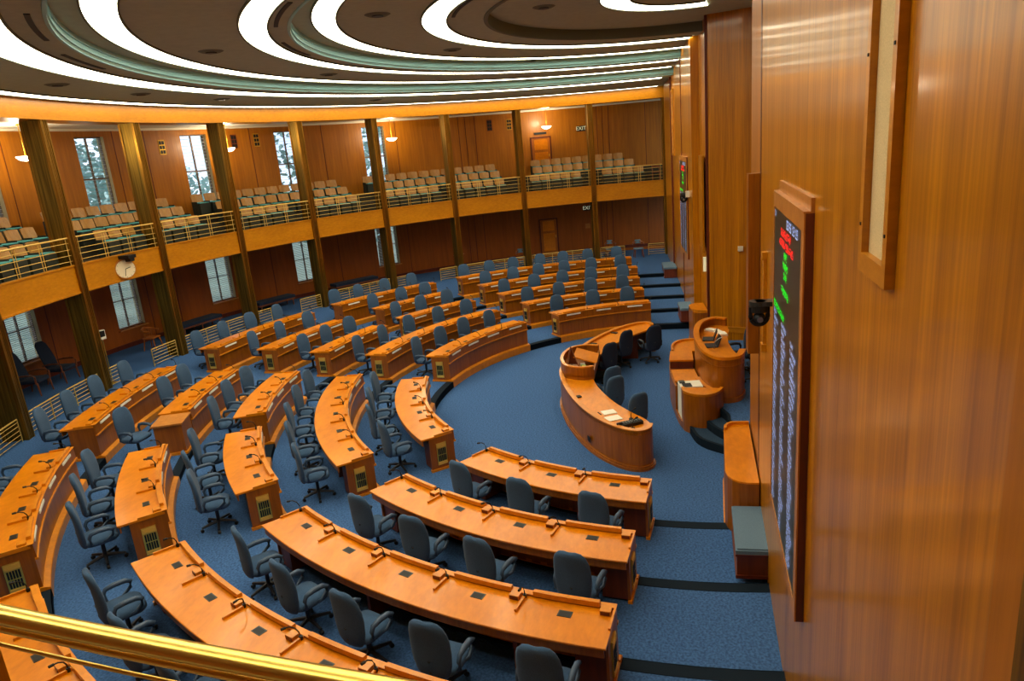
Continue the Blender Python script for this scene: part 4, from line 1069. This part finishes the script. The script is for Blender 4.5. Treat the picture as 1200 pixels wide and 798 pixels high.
# ------------------------------------------------------------------ brass rail in front of the camera
root = empty('gallery_handrail', pol(CS, 17.95, 171)+(4.38,), label='thick polished brass handrail in the bottom left foreground', cat='railing')
arc = lambda r, z, a0=160, a1=186, n=40: [(*pol(CS, r, a0+(a1-a0)*k/n), z) for k in range(n+1)]
RI = 18.372; ZT = 5.885
bm = BM(); sweep(bm, [(RI, ZT-.009), (RI+.003, ZT-.003), (RI+.010, ZT), (RI+.022, ZT), (RI+.029, ZT-.003), (RI+.032, ZT-.009), (RI+.029, ZT-.015), (RI+.022, ZT-.019), (RI+.010, ZT-.019), (RI+.003, ZT-.015)], 160, 186, 90, CS)
obj('handrail', bm, M['brassrail'], root, smooth=True)
bm = BM(); tube(bm, arc(RI+.020, ZT-.030), .005, 8); tube(bm, arc(RI+.020, ZT-.058), .003, 8)
for z in (5.33, 5.1, 4.87, 4.64): tube(bm, arc(RI+.03, z), .008, 8)
obj('rail_bars', bm, M['brassrail'], root, smooth=True)
for a in (164, 168, 171.35, 171.55, 175.5, 179.5, 183.5):
    q = pol(CS, 18.395, a); bm = BM(); box(bm, -.008, .008, -.005, .005, 4.30, 5.865, frame(q[0], q[1], a)); obj('post', bm, M['brass'], root)

# ------------------------------------------------------------------ outdoors beyond the windows
bm = BM(); disc(bm, 0, 30, -3.2, -3.0, 140, 48); o = obj('ground', bm, M['grass']); tag(o, 'green lawn outside the windows', 'lawn', kind='structure')
def tree(x, y, h, w, seed, lab):
    rn = random.Random(seed); root = empty('leafy_tree', (x, y, -3), label=lab, cat='tree', group='trees outside the windows')
    bm = BM(); tube(bm, [(x, y, -3), (x+.1, y, -3+h*.3), (x-.1, y, -3+h*.62)], [.35, .26, .12], 8); obj('trunk', bm, M['bark'], root)
    bm = BM()
    for k in range(1500):
        th = rn.uniform(0, 2*pi); ph = rn.uniform(-1, 1); rad = rn.uniform(.35, 1)**.5
        c = Vector((x+w*rad*cos(th)*math.sqrt(1-ph*ph), y+w*rad*sin(th)*math.sqrt(1-ph*ph), -3+h*.62+h*.38*ph*rad))
        s = rn.uniform(.25, .6)*w*.09; u = Vector((rn.gauss(0, 1), rn.gauss(0, 1), rn.gauss(0, 1))).normalized(); v = u.cross(Vector((.3, .5, .8))).normalized()
        vs = [bm.verts.new(c+u*s*cos(q*pi/3)+v*s*.7*sin(q*pi/3)) for q in range(6)]; bm.faces.new(vs)
    obj('crown', bm, M['leaf'], root)
for k, (a, d, h, w) in enumerate([(86, 52, 10.0, 6), (79.5, 66, 10.5, 8), (69.8, 36, 14.5, 5.0), (64, 44, 12.5, 5), (57.0, 60, 12.2, 7), (50, 75, 12, 8), (45.5, 34, 17, 5.2), (36, 40, 14, 6), (95, 60, 10.5, 7), (74.5, 80, 11.5, 8)]):
    x, y = CS[0]+d*cos(R(a))*1.05, CS[1]+d*sin(R(a))
    tree(x, y, h, w, k, 'leafy tree outside seen through the gallery windows')

# ------------------------------------------------------------------ lights
def area(name, loc, rot, sx_, sy_, power, col=(1, .93, .8)):
    l = bpy.data.lights.new(name, 'AREA'); l.shape = 'RECTANGLE'; l.size = sx_; l.size_y = sy_; l.energy = power; l.color = col
    o = bpy.data.objects.new(name, l); COL.objects.link(o); o.location = loc; o.rotation_euler = rot; return o
def point(name, loc, power, col=(1, .82, .55), rad=.2):
    l = bpy.data.lights.new(name, 'POINT'); l.energy = power; l.color = col; l.shadow_soft_size = rad
    o = bpy.data.objects.new(name, l); COL.objects.link(o); o.location = loc; return o
for a in (115.5, 92, 68, 44.8, 21.2):
    x, y = pol(CS, 20.0, a); point('pendant_lamp', (x, y, 7.75), 110, (1, .85, .6), .15)
sun = bpy.data.lights.new('daylight', 'SUN'); sun.energy = 3.5; sun.angle = .1; sun.color = (1, .97, .9)
so = bpy.data.objects.new('daylight', sun); COL.objects.link(so); so.rotation_euler = (R(42), 0, R(15))
w = bpy.data.worlds.new('sky'); scene.world = w; w.use_nodes = True; nt = w.node_tree
bg = nt.nodes['Background']; tc = nt.nodes.new('ShaderNodeTexCoord'); sp = nt.nodes.new('ShaderNodeSeparateXYZ'); nz = nt.nodes.new('ShaderNodeTexNoise')
nz.inputs['Scale'].default_value = 2.5; nz.inputs['Detail'].default_value = 5
cr = nt.nodes.new('ShaderNodeValToRGB'); cr.color_ramp.elements[0].position = .38; cr.color_ramp.elements[1].position = .62
cr.color_ramp.elements[0].color = rgb(176, 204, 232); cr.color_ramp.elements[1].color = rgb(236, 240, 246)
nt.links.new(tc.outputs['Generated'], nz.inputs['Vector']); nt.links.new(nz.outputs['Fac'], cr.inputs[0]); nt.links.new(cr.outputs[0], bg.inputs['Color'])
bg.inputs['Strength'].default_value = 1.7

# ------------------------------------------------------------------ camera
cam = bpy.data.cameras.new('camera'); co = bpy.data.objects.new('camera', cam); COL.objects.link(co)
cam.sensor_width = 36; cam.lens = 817/1200*36; cam.clip_start = .05; cam.clip_end = 500
A_ = Vector((0.19305238830779667, -0.9775032707409465, -0.08495958485896504)); B_ = Vector((0.2741507566270884, -0.02940230700519291, 0.9612373541919677)); C_ = Vector((0.9421104701729255, 0.20886086285736824, -0.2623070756899725))
m = Matrix(((A_.x, B_.x, -C_.x, -17.41), (A_.y, B_.y, -C_.y, .66), (A_.z, B_.z, -C_.z, 6.449), (0, 0, 0, 1)))
co.matrix_world = m
scene.camera = co
scene.view_settings.view_transform = 'Standard'
scene.view_settings.look = 'None'
scene.view_settings.exposure = -0.05
scene.view_settings.gamma = 0.92
scene.cycles.max_bounces = 8; scene.cycles.diffuse_bounces = 5; scene.cycles.glossy_bounces = 4; scene.cycles.transmission_bounces = 6
scene.cycles.sample_clamp_indirect = 6
scene.cycles.use_denoising = True
